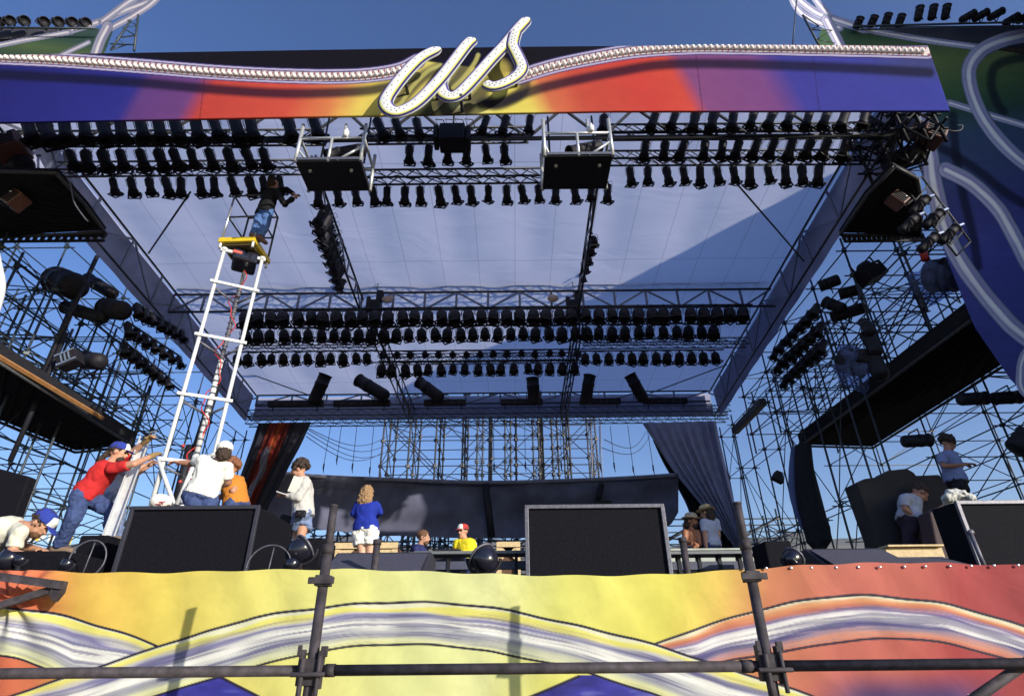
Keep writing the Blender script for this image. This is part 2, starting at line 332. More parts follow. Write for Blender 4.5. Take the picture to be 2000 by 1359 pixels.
mb = MB(); mb.prism([atY(-40, 1186, YB-.27), atY(100, 1143, YB-.19), atY(100, 1156, YB-.19), atY(-40, 1200, YB-.27)], (0, .03, 0)); mb.build('strut', RUST, root)
mb = MB(); mb.prism([atY(104, 1132, YB-.23), atY(124, 1134, YB-.21), atY(118, 1156, YB-.2), atY(103, 1174, YB-.2), atY(96, 1160, YB-.2)], (0, .05, 0)); mb.build('end_plate', RUST, root)
# ------------------------------------------------------------------ painted fascia with the script sign
YF = 6.8
strL = crv([(-500, 92), (-120, 105), (0, 112), (120, 118), (280, 130), (400, 140), (520, 147), (640, 150), (720, 147), (780, 137), (815, 120)])
strR = crv([(1008, 152), (1080, 130), (1160, 113), (1240, 100), (1340, 93), (1450, 93), (1600, 96), (1700, 98), (1812, 101)])
shL = crv([(-500, 128), (-120, 140), (0, 146), (250, 160), (420, 175), (560, 183), (700, 179), (770, 168)])
shR = crv([(940, 203), (975, 202), (1060, 172), (1200, 142), (1330, 125), (1600, 131), (1815, 142)])
U1 = crv([(860, 95), (822, 115), (791, 145), (763, 181), (753, 202), (763, 217), (782, 219), (814, 202), (852, 164), (880, 130), (909, 92), (926, 76)], 90)
U2 = crv([(869, 145), (861, 160), (861, 173), (867, 185), (882, 191), (900, 182), (928, 153), (956, 121), (985, 90), (1008, 62), (1032, 36)], 90)
S1 = crv([(1008, 62), (1003, 78), (1002, 92), (1011, 111), (1019, 132), (1010, 149), (985, 164), (962, 170), (945, 163)], 80)
def fascia_col(X, Y):
    k = np.where(X < 900, -.55, .55); xs = X-(Y-215)*k
    c = ramp(xs, [(-100, (30, 34, 120)), (200, (38, 42, 148)), (238, (45, 44, 150)), (262, (105, 62, 140)), (355, (118, 66, 138)), (392, (200, 58, 46)), (560, (212, 75, 48)), (640, (222, 130, 62)), (700, (230, 205, 70)), (840, (222, 214, 110)), (900, (225, 222, 160)), (970, (232, 220, 92)), (1040, (232, 214, 80)), (1085, (214, 115, 66)), (1150, (205, 75, 50)), (1280, (210, 55, 42)), (1352, (214, 66, 44)), (1385, (140, 76, 138)), (1520, (132, 72, 145)), (1580, (60, 60, 165)), (1850, (52, 62, 168))])
    c = c*(1+.12*(nz(X, Y, 70, 30, 3, 4)-.5))[..., None]
    gr = smoothstep(1640, 1800, X)*smoothstep(175, 120, Y)*.6; c = mixc(c, np.broadcast_to(lin((70, 78, 110)), c.shape), gr)
    DK = np.broadcast_to(lin((30, 30, 62)), c.shape)
    allc = np.vstack([strL, [(830, 118), (1000, 140)], strR]); topb = yofx(allc, X)
    bk = smoothstep(0, -4, Y-topb-4); c = mixc(c, np.broadcast_to(lin((32, 31, 44)), c.shape), bk)
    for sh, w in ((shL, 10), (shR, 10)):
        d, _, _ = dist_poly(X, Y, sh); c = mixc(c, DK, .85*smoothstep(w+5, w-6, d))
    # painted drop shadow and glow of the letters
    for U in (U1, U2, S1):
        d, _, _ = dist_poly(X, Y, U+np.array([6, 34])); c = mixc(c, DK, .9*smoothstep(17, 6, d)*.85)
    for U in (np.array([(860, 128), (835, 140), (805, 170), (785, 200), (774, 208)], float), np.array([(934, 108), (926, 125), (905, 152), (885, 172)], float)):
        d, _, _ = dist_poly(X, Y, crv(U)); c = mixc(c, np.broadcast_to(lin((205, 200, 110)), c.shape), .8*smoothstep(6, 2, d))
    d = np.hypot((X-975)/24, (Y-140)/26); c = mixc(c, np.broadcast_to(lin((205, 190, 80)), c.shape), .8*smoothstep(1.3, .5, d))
    for xj in (-40, 392, 1372, 1600): c = mixc(c, np.broadcast_to(lin((60, 30, 60)), c.shape), .45*smoothstep(1.6, .6, np.abs(X-xj-(Y-215)*(.12 if xj > 900 else -.12))))
    for st in (strL, strR):
        d, T, sd = dist_poly(X, Y, st)
        c = mixc(c, np.broadcast_to(lin((60, 52, 130)), c.shape), smoothstep(17, 14, d)); c = mixc(c, np.broadcast_to(lin((190, 180, 215)), c.shape), smoothstep(2.2, 1, np.abs(d-12)))
        c = mixc(c, np.broadcast_to(lin((226, 214, 216)), c.shape), smoothstep(9, 7.5, d)); ph = (T/11.5+sd*d*.035) % 1
        c = mixc(c, np.broadcast_to(lin((150, 60, 60)), c.shape), smoothstep(9, 7, d)*smoothstep(.62, .7, ph)*smoothstep(.99, .92, ph))
    return c
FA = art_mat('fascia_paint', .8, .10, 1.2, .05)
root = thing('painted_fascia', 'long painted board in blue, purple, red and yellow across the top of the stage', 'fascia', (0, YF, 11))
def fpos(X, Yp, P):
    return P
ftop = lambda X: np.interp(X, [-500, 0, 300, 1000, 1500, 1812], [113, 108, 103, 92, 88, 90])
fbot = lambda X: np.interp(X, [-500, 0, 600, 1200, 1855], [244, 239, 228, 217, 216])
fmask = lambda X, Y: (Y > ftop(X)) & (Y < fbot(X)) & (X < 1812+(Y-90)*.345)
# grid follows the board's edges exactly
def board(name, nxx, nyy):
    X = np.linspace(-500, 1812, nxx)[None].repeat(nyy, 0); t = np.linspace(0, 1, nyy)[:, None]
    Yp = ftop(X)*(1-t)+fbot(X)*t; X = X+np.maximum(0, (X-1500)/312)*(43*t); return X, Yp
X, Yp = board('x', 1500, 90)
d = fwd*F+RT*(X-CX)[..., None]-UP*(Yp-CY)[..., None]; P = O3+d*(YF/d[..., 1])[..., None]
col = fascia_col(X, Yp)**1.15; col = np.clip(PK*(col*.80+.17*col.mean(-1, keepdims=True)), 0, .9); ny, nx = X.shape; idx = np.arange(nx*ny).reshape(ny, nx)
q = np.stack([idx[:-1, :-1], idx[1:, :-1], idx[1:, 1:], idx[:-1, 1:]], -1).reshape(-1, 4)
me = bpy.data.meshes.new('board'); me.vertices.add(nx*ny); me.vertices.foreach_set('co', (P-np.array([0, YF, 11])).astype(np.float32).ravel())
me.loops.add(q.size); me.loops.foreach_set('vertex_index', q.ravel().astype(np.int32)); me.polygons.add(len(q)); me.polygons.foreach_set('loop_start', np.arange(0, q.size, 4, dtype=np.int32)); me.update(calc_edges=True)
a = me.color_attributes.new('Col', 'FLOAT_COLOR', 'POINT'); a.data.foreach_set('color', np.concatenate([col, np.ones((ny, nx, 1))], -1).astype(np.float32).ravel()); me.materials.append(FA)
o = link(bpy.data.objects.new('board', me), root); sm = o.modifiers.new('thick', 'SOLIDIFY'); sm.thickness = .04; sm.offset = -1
for st, lab in ((strL, 'left'), (strR, 'right')):                  # row of fairground bulbs, each a bulb
    L = np.r_[0, np.cumsum(np.hypot(*np.diff(st, axis=0).T))]
    for i, s in enumerate(np.arange(6, L[-1]-4, 11.5)):
        x, y = np.interp(s, L, st[:, 0]), np.interp(s, L, st[:, 1])
        if x < -15: continue
        p = atY(x, y, YF-.03)
        if i == 12 and lab == 'left' or 'bulbme' not in globals():
            b = MB().lathe([(0, .05), (.03, .04), (.045, .01), (.035, -.03), (.02, -.05)], 10, Matrix.Rotation(math.pi/2, 4, 'X')); ob = b.build('light_bulb', mat('frosted_bulb', (.85, .82, .78), .25, 0, .05)); bulbme = ob.data; bpy.data.objects.remove(ob); nb = 0; bulbs = []
        bulbs.append(p)
vis = sorted(bulbs, key=lambda p: p.length)
for p in vis[:100]:
    o = bpy.data.objects.new('light_bulb', bulbme); link(o, root); o.location = p-Vector((0, YF, 11))
if len(vis) > 100:
    mb = MB()
    for p in vis[100:]: mb.lathe([(0, .05), (.03, .04), (.045, .01), (.035, -.03), (.02, -.05)], 10, Matrix.Translation(p) @ Matrix.Rotation(math.pi/2, 4, 'X'))
    tag(mb.build('light_bulb', MC['frosted_bulb'], root), None, kind='stuff')
# letters: fat tubes sweeping in relief, coloured around the section
def relief(name, pts, Yc, r, parent, taper=True):
    n = 28; N = len(pts); c3 = [atY(x, y, Yc) for x, y in pts]; vs = []; cs = []; fs = []; L = 0
    for j in range(N):
        d = (c3[min(j+1, N-1)]-c3[max(j-1, 0)]).normalized(); side = Vector((d.z, 0, -d.x)).normalized(); e = min(j, N-1-j)
        rr = r*math.sqrt(max(.12, 1-(1-min(e/3.5, 1))**2)); L += (c3[j]-c3[j-1]).length if j else 0
        for i in range(n):
            t = 2*math.pi*i/n; u = math.cos(t); w = math.sin(t)
            vs.append(c3[j]+side*(u*rr*1.5)+Vector((0, -w*rr*.6, 0)))
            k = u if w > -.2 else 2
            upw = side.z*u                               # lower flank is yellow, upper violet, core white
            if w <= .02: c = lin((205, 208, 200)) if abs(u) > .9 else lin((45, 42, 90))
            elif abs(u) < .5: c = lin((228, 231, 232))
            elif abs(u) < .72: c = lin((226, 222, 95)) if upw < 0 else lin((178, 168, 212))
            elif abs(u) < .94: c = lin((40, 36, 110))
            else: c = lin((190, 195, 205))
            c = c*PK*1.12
            cs.append(tuple(c)+(1,))
    for j in range(N-1):
        for i in range(n): fs.append((j*n+i, j*n+(i+1) % n, (j+1)*n+(i+1) % n, (j+1)*n+i))
    fs += [tuple(range(n)), tuple((N-1)*n+i for i in range(n-1, -1, -1))]
    off = wloc(parent); me = bpy.data.meshes.new(name); me.from_pydata([tuple(v-off) for v in vs], [], fs); a = me.color_attributes.new('Col', 'FLOAT_COLOR', 'POINT'); a.data.foreach_set('color', np.array(cs, np.float32).ravel())
    me.materials.append(FA); me.polygons.foreach_set('use_smooth', [True]*len(fs)); bm = bmesh.new(); bm.from_mesh(me); bmesh.ops.recalc_face_normals(bm, faces=bm.faces); bm.to_mesh(me); bm.free()
    return link(bpy.data.objects.new(name, me), parent), c3
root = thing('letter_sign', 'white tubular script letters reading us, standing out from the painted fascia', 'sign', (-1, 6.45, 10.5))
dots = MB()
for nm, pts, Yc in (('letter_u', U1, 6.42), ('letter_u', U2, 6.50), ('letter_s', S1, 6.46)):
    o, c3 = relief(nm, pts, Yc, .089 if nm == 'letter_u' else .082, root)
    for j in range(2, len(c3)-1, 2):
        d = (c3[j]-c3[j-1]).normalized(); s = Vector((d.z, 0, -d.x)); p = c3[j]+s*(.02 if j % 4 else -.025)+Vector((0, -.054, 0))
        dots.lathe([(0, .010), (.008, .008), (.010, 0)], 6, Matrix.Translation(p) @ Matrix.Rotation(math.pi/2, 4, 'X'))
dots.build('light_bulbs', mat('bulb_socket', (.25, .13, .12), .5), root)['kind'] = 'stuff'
mb = MB()
for x, y in ((790, 150), (850, 160), (915, 160), (1008, 135), (900, 185)): p = atY(x, y, 6.45); mb.tube(p, (p.x, YF+.05, p.z), .03, 8)
mb.build('bracket', STEEL, root)
# ------------------------------------------------------------------ painted wing panels either side
def wing(name, label, tubes, darks, bgfn, poly, bbox, Yw, step=1.6):
    cur = [(crv(p, 80), w) for p, w in tubes]; dk = [crv(p, 60) for p in darks]
    def col(X, Y):
        c = bgfn(X, Y); c = c*(1+.2*(nz(X, Y, 50, 9, 6, 4)-.5))[..., None]
        for d_ in dk:
            d, _, _ = dist_poly(X, Y, d_); c = mixc(c, np.broadcast_to(lin((18, 22, 45)), c.shape), .8*smoothstep(14, 4, d))
        for p, w in cur:
            d, T, sd = dist_poly(X, Y, p); s = d*sd/w; sn = s+.25*(nz(T, s, 50, .4, 7)-.5)
            t = ramp(sn, [(-1, (40, 40, 95)), (-.82, (120, 140, 170)), (-.6, (140, 130, 185)), (-.35, (118, 114, 168)), (-.12, (235, 230, 238)), (.15, (225, 218, 232)), (.45, (128, 125, 172)), (.7, (165, 165, 205)), (.9, (120, 130, 170)), (1, (35, 35, 90))])
            c = mixc(c, t, smoothstep(w*1.02, w*.94, d))
        return c
    def mask(X, Y):
        m = inpoly(X, Y, poly)
        for p, w in cur: m |= dist_poly(X, Y, p)[0] < w
        return m
    pc = atY(*np.mean(poly, 0), Yw); root = thing(name, label, 'painted panel', (pc.x, Yw, 0))
    sheet('painted_cloth', Yw, *bbox, step, col, mask, art_mat(name+'_paint', .85, .15, .8, .1), root); return root
YW = 9.6
RT_T = [([(1543, -30), (1548, 0), (1568, 28), (1611, 49), (1640, 54)], 8), ([(1535, -30), (1561, 0), (1600, 28), (1653, 46), (1690, 58)], 9), ([(1575, -30), (1593, 0), (1618, 30)], 8), ([(1690, 58), (1794, 76), (1865, 86), (1915, 93)], 7), ([(1614, 39), (1639, 85), (1650, 110)], 11), ([(1854, 201), (1900, 215), (1936, 226), (2060, 262)], 7), ([(2080, 55), (2000, 70), (1953, 81), (1914, 102), (1893, 134), (1897, 177), (1918, 226), (1953, 275), (2000, 318), (2070, 355), (2180, 360), (2260, 290), (2280, 180)], 15),
        ([(1780, 180), (1791, 219), (1809, 275), (1819, 318), (1823, 353), (1830, 388), (1844, 441), (1865, 490), (1900, 546), (1953, 612), (2000, 655), (2120, 740), (2300, 840), (2460, 900)], 18), ([(1847, 332), (1900, 360), (1953, 413), (1985, 470), (2010, 520), (2080, 640), (2160, 800), (2200, 1000)], 16), ([(2040, 660), (2003, 690), (1993, 730), (2000, 765), (2050, 800)], 9)]
RT_D = [[(2040, 105), (1953, 124), (1936, 159), (1946, 198), (1960, 219)], [(1830, 285), (1865, 304), (1918, 339), (1971, 381), (2050, 425)], [(1861, 226), (1865, 283), (1879, 371), (1900, 459), (1910, 520)]]
def rbg(X, Y):
    a = ramp(Y+.1*(X-1900), [(60, (52, 90, 60)), (110, (98, 118, 46)), (160, (70, 105, 52)), (210, (38, 82, 62)), (260, (42, 72, 110)), (320, (44, 66, 118)), (400, (36, 48, 130)), (500, (40, 50, 150)), (800, (44, 52, 135))]); return a
RP = [(1585, 120), (1605, 50), (1650, 46), (1700, 58), (1800, 75), (2080, 118), (2450, 175), (2450, 1250), (2080, 850), (1975, 745), (1903, 640), (1872, 565), (1842, 490), (1828, 420), (1795, 330), (1770, 215)]
wing('painted_wing', 'tall blue and green panel with painted violet tubes beside the right end of the fascia', RT_T, RT_D, rbg, RP, (1520, 2450, -30, 1100), YW)
WK = .62
LT_T = [([(-80, 104), (0, 88), (71, 74), (141, 62)], 6), ([(141, 59), (198, 41), (247, 20), (300, -2), (330, -25)], 8), ([(219, 54), (262, 30), (300, 4), (320, -20)], 8), ([(200, 42), (247, 7), (275, -10), (300, -30)], 8), ([(210, 52), (196, 80), (185, 112)], 11), ([(120, 108), (173, 83)], 5)]
LP = [(-80, 130), (-80, 98), (60, 72), (141, 60), (225, 54), (195, 130)]
wing('painted_wing', 'green painted panel with white tubes at the top left corner', LT_T, [], lambda X, Y: ramp(Y-.15*X, [(20, (50, 85, 90)), (60, (45, 85, 75)), (80, (80, 110, 60)), (110, (45, 80, 70))]), LP, (-80, 340, -35, 130), YW)
# ------------------------------------------------------------------ roof
XL, XR, YR0, YM, YR1 = -10.5, 8.12, 7.62, 14.5, 21.3
def roofz(y): return 12 - (y-10.2)*.095
def rooft(y): return 12 - (y-10.2)*.095
def roof_mat():
    m = bpy.data.materials.new('roof_fabric'); m.use_nodes = True; t = m.node_tree; N = t.nodes; Lk = t.links
    for n in list(N): N.remove(n)
    out = N.new('ShaderNodeOutputMaterial'); mix = N.new('ShaderNodeMixShader'); mix.inputs[0].default_value = .78
    df = N.new('ShaderNodeBsdfDiffuse'); tr = N.new('ShaderNodeBsdfTranslucent')
    tc = N.new('ShaderNodeTexCoord'); sp = N.new('ShaderNodeSeparateXYZ'); Lk.new(tc.outputs['Object'], sp.inputs[0])
    def mth(op, a, b=None):
        n = N.new('ShaderNodeMath'); n.operation = op
        for i, v in enumerate((a, b)):
            if v is None: continue
            if isinstance(v, (int, float)): n.inputs[i].default_value = v
            else: Lk.new(v, n.inputs[i])
        return n.outputs[0]
    fx = mth('FRACT', mth('MULTIPLY', mth('ADD', sp.outputs[0], 20.3), 1/1.07)); lx = mth('LESS_THAN', fx, .022)
    fy = mth('FRACT', mth('MULTIPLY', mth('ADD', sp.outputs[1], .6), 1/3.45)); ly = mth('LESS_THAN', fy, .009)
    ln = mth('MAXIMUM', lx, ly); dk = mth('SUBTRACT', 1, mth('MULTIPLY', ln, .26))
    n1 = N.new('ShaderNodeTexNoise'); n1.inputs['Scale'].default_value = .5; n1.inputs['Detail'].default_value = 6; Lk.new(tc.outputs['Object'], n1.inputs['Vector'])
    n2 = N.new('ShaderNodeTexNoise'); n2.inputs['Scale'].default_value = 60; n2.inputs['Detail'].default_value = 2; Lk.new(tc.outputs['Object'], n2.inputs['Vector'])
    v = mth('MULTIPLY', dk, mth('ADD', .90, mth('MULTIPLY', mth('ADD', n1.outputs['Fac'], mth('MULTIPLY', n2.outputs['Fac'], .6)), .14)))
    for sh, c in ((df, (.64, .65, .78)), (tr, (.69, .71, .84))):
        vm = N.new('ShaderNodeVectorMath'); vm.operation = 'SCALE'; vm.inputs[0].default_value = c; Lk.new(v, vm.inputs['Scale']); Lk.new(vm.outputs[0], sh.inputs['Color'])
    n3 = N.new('ShaderNodeTexNoise'); n3.inputs['Scale'].default_value = 1.1; n3.inputs['Distortion'].default_value = 1.5; mp = N.new('ShaderNodeMapping'); mp.inputs['Scale'].default_value = (.4, 1, 1); mp.inputs['Rotation'].default_value = (0, 0, .6)
    Lk.new(tc.outputs['Object'], mp.inputs[0]); Lk.new(mp.outputs[0], n3.inputs['Vector'])
    bp = N.new('ShaderNodeBump'); bp.inputs['Strength'].default_value = .14; bp.inputs['Distance'].default_value = .10; Lk.new(n3.outputs['Fac'], bp.inputs['Height']); Lk.new(bp.outputs[0], df.inputs['Normal']); Lk.new(bp.outputs[0], tr.inputs['Normal'])
    Lk.new(df.outputs[0], mix.inputs[1]); Lk.new(tr.outputs[0], mix.inputs[2]); Lk.new(mix.outputs[0], out.inputs[0]); return m
ROOF = roof_mat()
root = thing('stage_roof', 'pale translucent cloth roof stretched over the whole stage', 'roof', (-1, 14, 11))
vs = []; nx, ny = 70, 50
for j in range(ny+1):
    for i in range(nx+1):
        x = XL+(XR-XL)*i/nx; y = YR0+(YR1-YR0)*j/ny
        vs.append((x, y, roofz(y)+.05*math.sin(x*2.9)*math.sin(y*.9)*0.4-.012*abs(math.sin((x+20.3)/1.07*math.pi))))
MB().add(vs, [(j*(nx+1)+i, j*(nx+1)+i+1, (j+1)*(nx+1)+i+1, (j+1)*(nx+1)+i) for j in range(ny) for i in range(nx)], True).build('canopy', ROOF, root)
for X, h in ((XL-.05, 1.15), (XR+.05, 1.15)):                       # side skirts with soft folds
    vs = []; n = 90
    for j in range(n+1):
        y = YR0+(YR1-YR0)*j/n
        for k in range(5): vs.append((X+.012*math.sin(y*4.1+k*.3)*(k/4)+(.10 if X > 0 else -.10)*k/4, y, roofz(y)+.02-h*k/4))
    MB().add(vs, [(j*5+k, (j+1)*5+k, (j+1)*5+k+1, j*5+k+1) for j in range(n) for k in range(4)], True).build('skirt', mat('skirt_fabric', (.30, .32, .46), .9, 0, .15, 2, .2, .1), root)
vs = []; n = 100
for j in range(n+1):
    x = XL+(XR-XL)*j/n
    for k in range(4): vs.append((x, YR1+.25+.04*math.sin(x*5+k*.4)*(k/3), roofz(YR1)-.95*k/3))
MB().add(vs, [(j*4+k, (j+1)*4+k, (j+1)*4+k+1, j*4+k+1) for j in range(n) for k in range(3)], True).build('rear_skirt', MC['skirt_fabric'], root)
# ------------------------------------------------------------------ trusses
def truss(label, a, b, h, w, bay, r=.028, rl=.016, m=None, m2=None, flat=False, group='roof trusses', name='truss', lace=True):
    a = Vector(a); b = Vector(b); d = (b-a); L = d.length; d.normalize(); s = Vector((0, 0, 1)).cross(d).normalized() if abs(d.z) < .95 else Vector((1, 0, 0)); u = d.cross(s).normalized()
    if u.z < 0: u = -u
    root = thing(name, label, 'truss', tuple((a+b)/2), group); m = m or DKTR; m2 = m2 or m
    cor = [s*(i*w/2)+u*(k*h/2) for i in (-1, 1) for k in (-1, 1)]
    for c in cor if w > 0 else [u*(k*h/2) for k in (-1, 1)]: MB().tube(a+c, b+c, r, 8).build('chord', m, root)
    mb = MB(); n = max(2, round(L/bay))
    for j in range(n):
        p = a+d*(L*j/n); q = a+d*(L*(j+1)/n); mid = (p+q)/2
        for i in ((-1, 1) if w > 0 else (0,)):
            o = s*(i*w/2); lo, hi = o-u*(h/2), o+u*(h/2)
            if flat:
                R = Matrix((d, s, u)).transposed()
                mb.box(p+o, (.07, .03, h), R)
                e = (q+lo-p-hi) if j % 2 else (q+hi-p-lo); c = (p+q)/2+o; e.normalize(); t = e.cross(s); mb.box(c, ((q-p).length*1.1, .028, .055), Matrix((e, s, t)).transposed())
            else: mb.tube(p+lo, mid+hi, rl, 5).tube(mid+hi, q+lo, rl, 5)
        if w > 0:
            for k in (-1, 1): mb.tube(p-s*(w/2)+u*(k*h/2), q+s*(w/2)+u*(k*h/2), rl, 5)
    mb.build('lacing', m2, root); return root
def pipe_truss(label, y, xa, xb, py, Yd, h=.24, group='lamp bars'):
    a = atY(xa, py, Yd); b = atY(xb, py-(xb-xa)*.01, Yd); z = (a.z+b.z)/2
    return truss(label, (a.x, Yd, z+h/2), (b.x, Yd, z+h/2), h, .25, .42, .022, .012)
truss('wide dark truss hidden behind the painted fascia with coarse diagonals', (XL, 8.35, 11.45), (XR, 8.35, 11.45), .9, 0, 1.6, .045, .035)
# side trusses along the edges of the roof, next to the skirts
for X, sd in ((XL+.12, 'left'), (XR-.12, 'right')):
    truss('sloping truss along the %s edge of the cloth roof' % sd, (X, YR0+.2, rooft(YR0)-.60), (X, YR1, rooft(YR1)-.60), 1.05, 0, 1.5, .03, .022, DKTR, ALU, True)
truss('deep truss with wide flat diagonals across the middle of the roof', (XL+.2, YM, atY(1000, 586, YM).z), (XR-.2, YM, atY(1000, 586, YM).z), .62, 0, .95, .035, .02, DKTR, ALU, True)
truss('thin zigzag truss just above the middle truss', (XL+.2, YM+.2, atY(1000, 556, YM+.2).z), (XR-.2, YM+.2, atY(1000, 556, YM+.2).z), .24, .3, .5, .014, .010, ALU)
truss('truss with flat diagonals under the rear edge of the roof', (XL+.2, YR1-.15, atY(1000, 780, YR1).z), (XR-.2, YR1-.15, atY(1000, 780, YR1).z), .45, 0, 1.35, .035, .02, DKTR, ALU, True)
truss('upper of the two fine trusses below the rear edge of the roof', (XL-.3, YR1+.1, atY(1000, 803, YR1).z), (XR+.6, YR1+.1, atY(1000, 803, YR1).z), .25, .4, .45, .022, .014, DKTR, ALU)
truss('lowest fine truss across the rear, just above the open sky', (XL-.3, YR1+.5, atY(1000, 819, YR1+.5).z), (XR+.6, YR1+.5, atY(1000, 819, YR1+.5).z), .28, .4, .5, .022, .014, DKTR, ALU)
# two longitudinal trusses
xl_ = atY(722, 546, YM-.1).x
for X, sd, n_ in ((atY(718, 545, YM-.3).x-.15, 'left', 0), (atY(1128, 545, YM-.3).x, 'right', 1)):
    truss('lengthwise truss sloping back from the front lamps, %s of the two' % sd, (X, 9.3, roofz(9.3)-.75), (X, YM, roofz(YM)-.75), .5, 0, .9, .032, .018, DKTR, ALU, True)
    truss('rear lengthwise truss hanging behind the lamp rows, %s of the two' % sd, (X+(.35 if not n_ else 0), YM, roofz(YM)-1.25), (X+(.5 if not n_ else 0), YR1, roofz(YR1)-1.0), .5, .2, 1.1, .026, .014)
# thin stay rods under the cloth
for i, (a, b) in enumerate(((V(*atY(372, 375, 9.6)), V(*atY(290, 495, 12.2))), (V(*atY(1440, 360, 9.6)), V(*atY(1570, 510, 12.2))), (V(*atY(475, 725, 19.5)), V(*atY(605, 772, 20.8))), (V(*atY(1420, 712, 19)), V(*atY(1270, 768, 20.8))))):
    obj1('stay_rod', MB().tube(a, b, .022, 6), DKTR, ('dark rod slanting down left of the lift basket', 'dark rod slanting to the right edge of the roof below the right lamp rows', 'rod running to the rear lamps from the left skirt', 'rod running to the rear lamps from the right skirt')[i], 'rod', 'stay rods')
# ------------------------------------------------------------------ stage lamps
def lamp_proto(kind):
    r = thing('stage_lamp', 'x', 'stage lamp')
    if kind == 'can':
        MB().lathe([(0, -.02), (.05, -.02), (.095, -.035), (.108, -.06), (.108, -.38), (.13, -.42), (.135, -.56), (.12, -.56), (.115, -.44), (.09, -.40), (.0, -.38)], 14).build('can', LAMP, r)
        g = MB(); 
        for a in range(4):
            R = Matrix.Rotation(a*math.pi/2+.35, 3, 'Z'); g.box(R @ Vector((.14, 0, -.575)), (.035, .31, .022), R)
        R = Matrix.Rotation(.35, 3, 'Z') @ Matrix.Rotation(-.9, 3, 'Y'); g.box(R @ Vector((0, 0, 0))+Matrix.Rotation(.35, 3, 'Z') @ Vector((.16, 0, -.60)), (.10, .22, .006), R)
        g.build('gel_frame', LAMP, r)
        y = MB()
        for s in (-1, 1): y.box((s*.125, 0, -.13), (.008, .03, .24))
        y.box((0, 0, -.01), (.2, .03, .008)); y.build('yoke', LAMP, r)
        MB().box((0, 0, .03), (.04, .05, .07)).path([(0.02, .04, -.05), (.09, .1, -.02), (.16, .08, .08), (.1, .02, .12), (.02, .03, .05)], .007, 5).build('clamp', LAMP, r)
    else:
        MB().lathe([(0, -.03), (.045, -.035), (.09, -.07), (.115, -.13), (.12, -.22), (.12, -.36), (.108, -.36), (.10, -.2), (0, -.16)], 14).build('can', LAMP, r)
        MB().box((0, .12, -.37), (.27, .022, .03)).box((0, -.12, -.37), (.27, .022, .03)).box((.125, 0, -.37), (.022, .22, .03)).box((-.125, 0, -.37), (.022, .22, .03)).build('gel_frame', LAMP, r)
        y = MB().path([(.135, 0, -.2), (.135, 0, -.06), (.11, 0, .0), (.0, 0, .03), (-.11, 0, 0), (-.135, 0, -.06), (-.135, 0, -.2)], .008, 5); y.build('yoke', LAMP, r)
        MB().box((0, 0, .05), (.03, .04, .06)).build('clamp', LAMP, r)
    return r
PROTO = {'can': lamp_proto('can'), 'bell': lamp_proto('bell')}; USED = {}
def place(kind, p, q, label, group, L0):
    o = PROTO[kind] if kind not in USED else copy_tree(PROTO[kind]); USED[kind] = 1
    d = Vector(q)-Vector(p); o.location = p; o.rotation_mode = 'QUATERNION'
    o.rotation_quaternion = Vector((0, 0, -1)).rotation_difference(d.normalized()) @ Matrix.Rotation(random.uniform(-.6, .6), 4, 'Z').to_quaternion()
    s = d.length/L0*random.uniform(.94, 1.07); o.scale = (s, s, s); o['label'] = label; o['group'] = group; return o
def row(xs, yt, yb, Yd, lean, where, group, kind='can', dy=.12, slope=-.01, L0=.6, jit=6, rod=True, word='black can lamp'):
    xs = sorted(xs); ps = []
    for i, x in enumerate(xs):
        j = random.uniform(-jit, jit); yy = yt+slope*(x-xs[0]); p = atY(x, yy, Yd); ps.append(p)
        q = atY(x+lean+j, yb+slope*(x-xs[0])+random.uniform(-2, 2), Yd+dy)
        place(kind, p, q, '%s, %s from left %s' % (word, ordw(i), where), group, L0)
    return ps
def rowtruss(ps, Yd, label, h=.22, ext=.35):
    a, b = ps[0], ps[-1]; z = (a.z+b.z)/2
    r_ = truss(label, (a.x-ext, Yd, a.z+.06+h/2), (b.x+ext, Yd, b.z+.06+h/2), h, .22, .42, .024, .013, DKTR, DKTR, False, 'lamp bars', 'lamp_bar')
    n = int((b-a).length/.12); MB().path([a.lerp(b, k/n)+V(0, -.14, .10-.10*abs(math.sin(k*.55))-.05*random.random()) for k in range(n+1)], .012, 5).build('cable_loom', BLACK, r_)
G1 = 'can lamps hanging in rows behind the fascia'
ps = row([50, 83, 124, 162, 198, 233, 272, 307, 339, 380, 415, 456, 487, 560, 610], 233, 280, 8.0, 13, 'in the row under the left fascia', G1)
ps = row([734, 770, 812], 232, 272, 8.0, 13, 'in the short row just under the script letters', G1)
ps = row([952, 990, 1036, 1180], 226, 262, 8.0, -9, 'in the short row right of the script letters', G1)
ps = row([1282, 1321, 1360, 1396, 1434, 1474, 1512, 1548, 1583, 1618, 1654, 1692], 218, 256, 8.0, -10, 'in the row under the right fascia', G1)
rowtruss([atY(60, 283, 8.45), atY(600, 280, 8.45)], 8.45, 'lamp bar between the two uppermost lamp rows on the left'); rowtruss([atY(1210, 270, 8.45), atY(1690, 266, 8.45)], 8.45, 'lamp bar between the two uppermost lamp rows on the right'); rowtruss([atY(735, 278, 8.45), atY(1000, 275, 8.45)], 8.45, 'short lamp bar behind the dark projector box')
row([134, 166, 198, 233, 272, 307, 336, 371, 406, 442, 477, 512], 294, 334, 8.6, 12, 'in the second row on the left', G1)
row([800, 838, 875, 911, 947, 984], 284, 322, 8.6, 0, 'in the short row behind the dark projector box', G1)
row([1262, 1300, 1339, 1378, 1413, 1445, 1481, 1514, 1549, 1585, 1618, 1655], 276, 315, 8.6, -11, 'in the second row on the right', G1)
rowtruss([atY(140, 342, 9.2), atY(570, 338, 9.2)], 9.2, 'lamp bar carrying the third lamp row on the left')
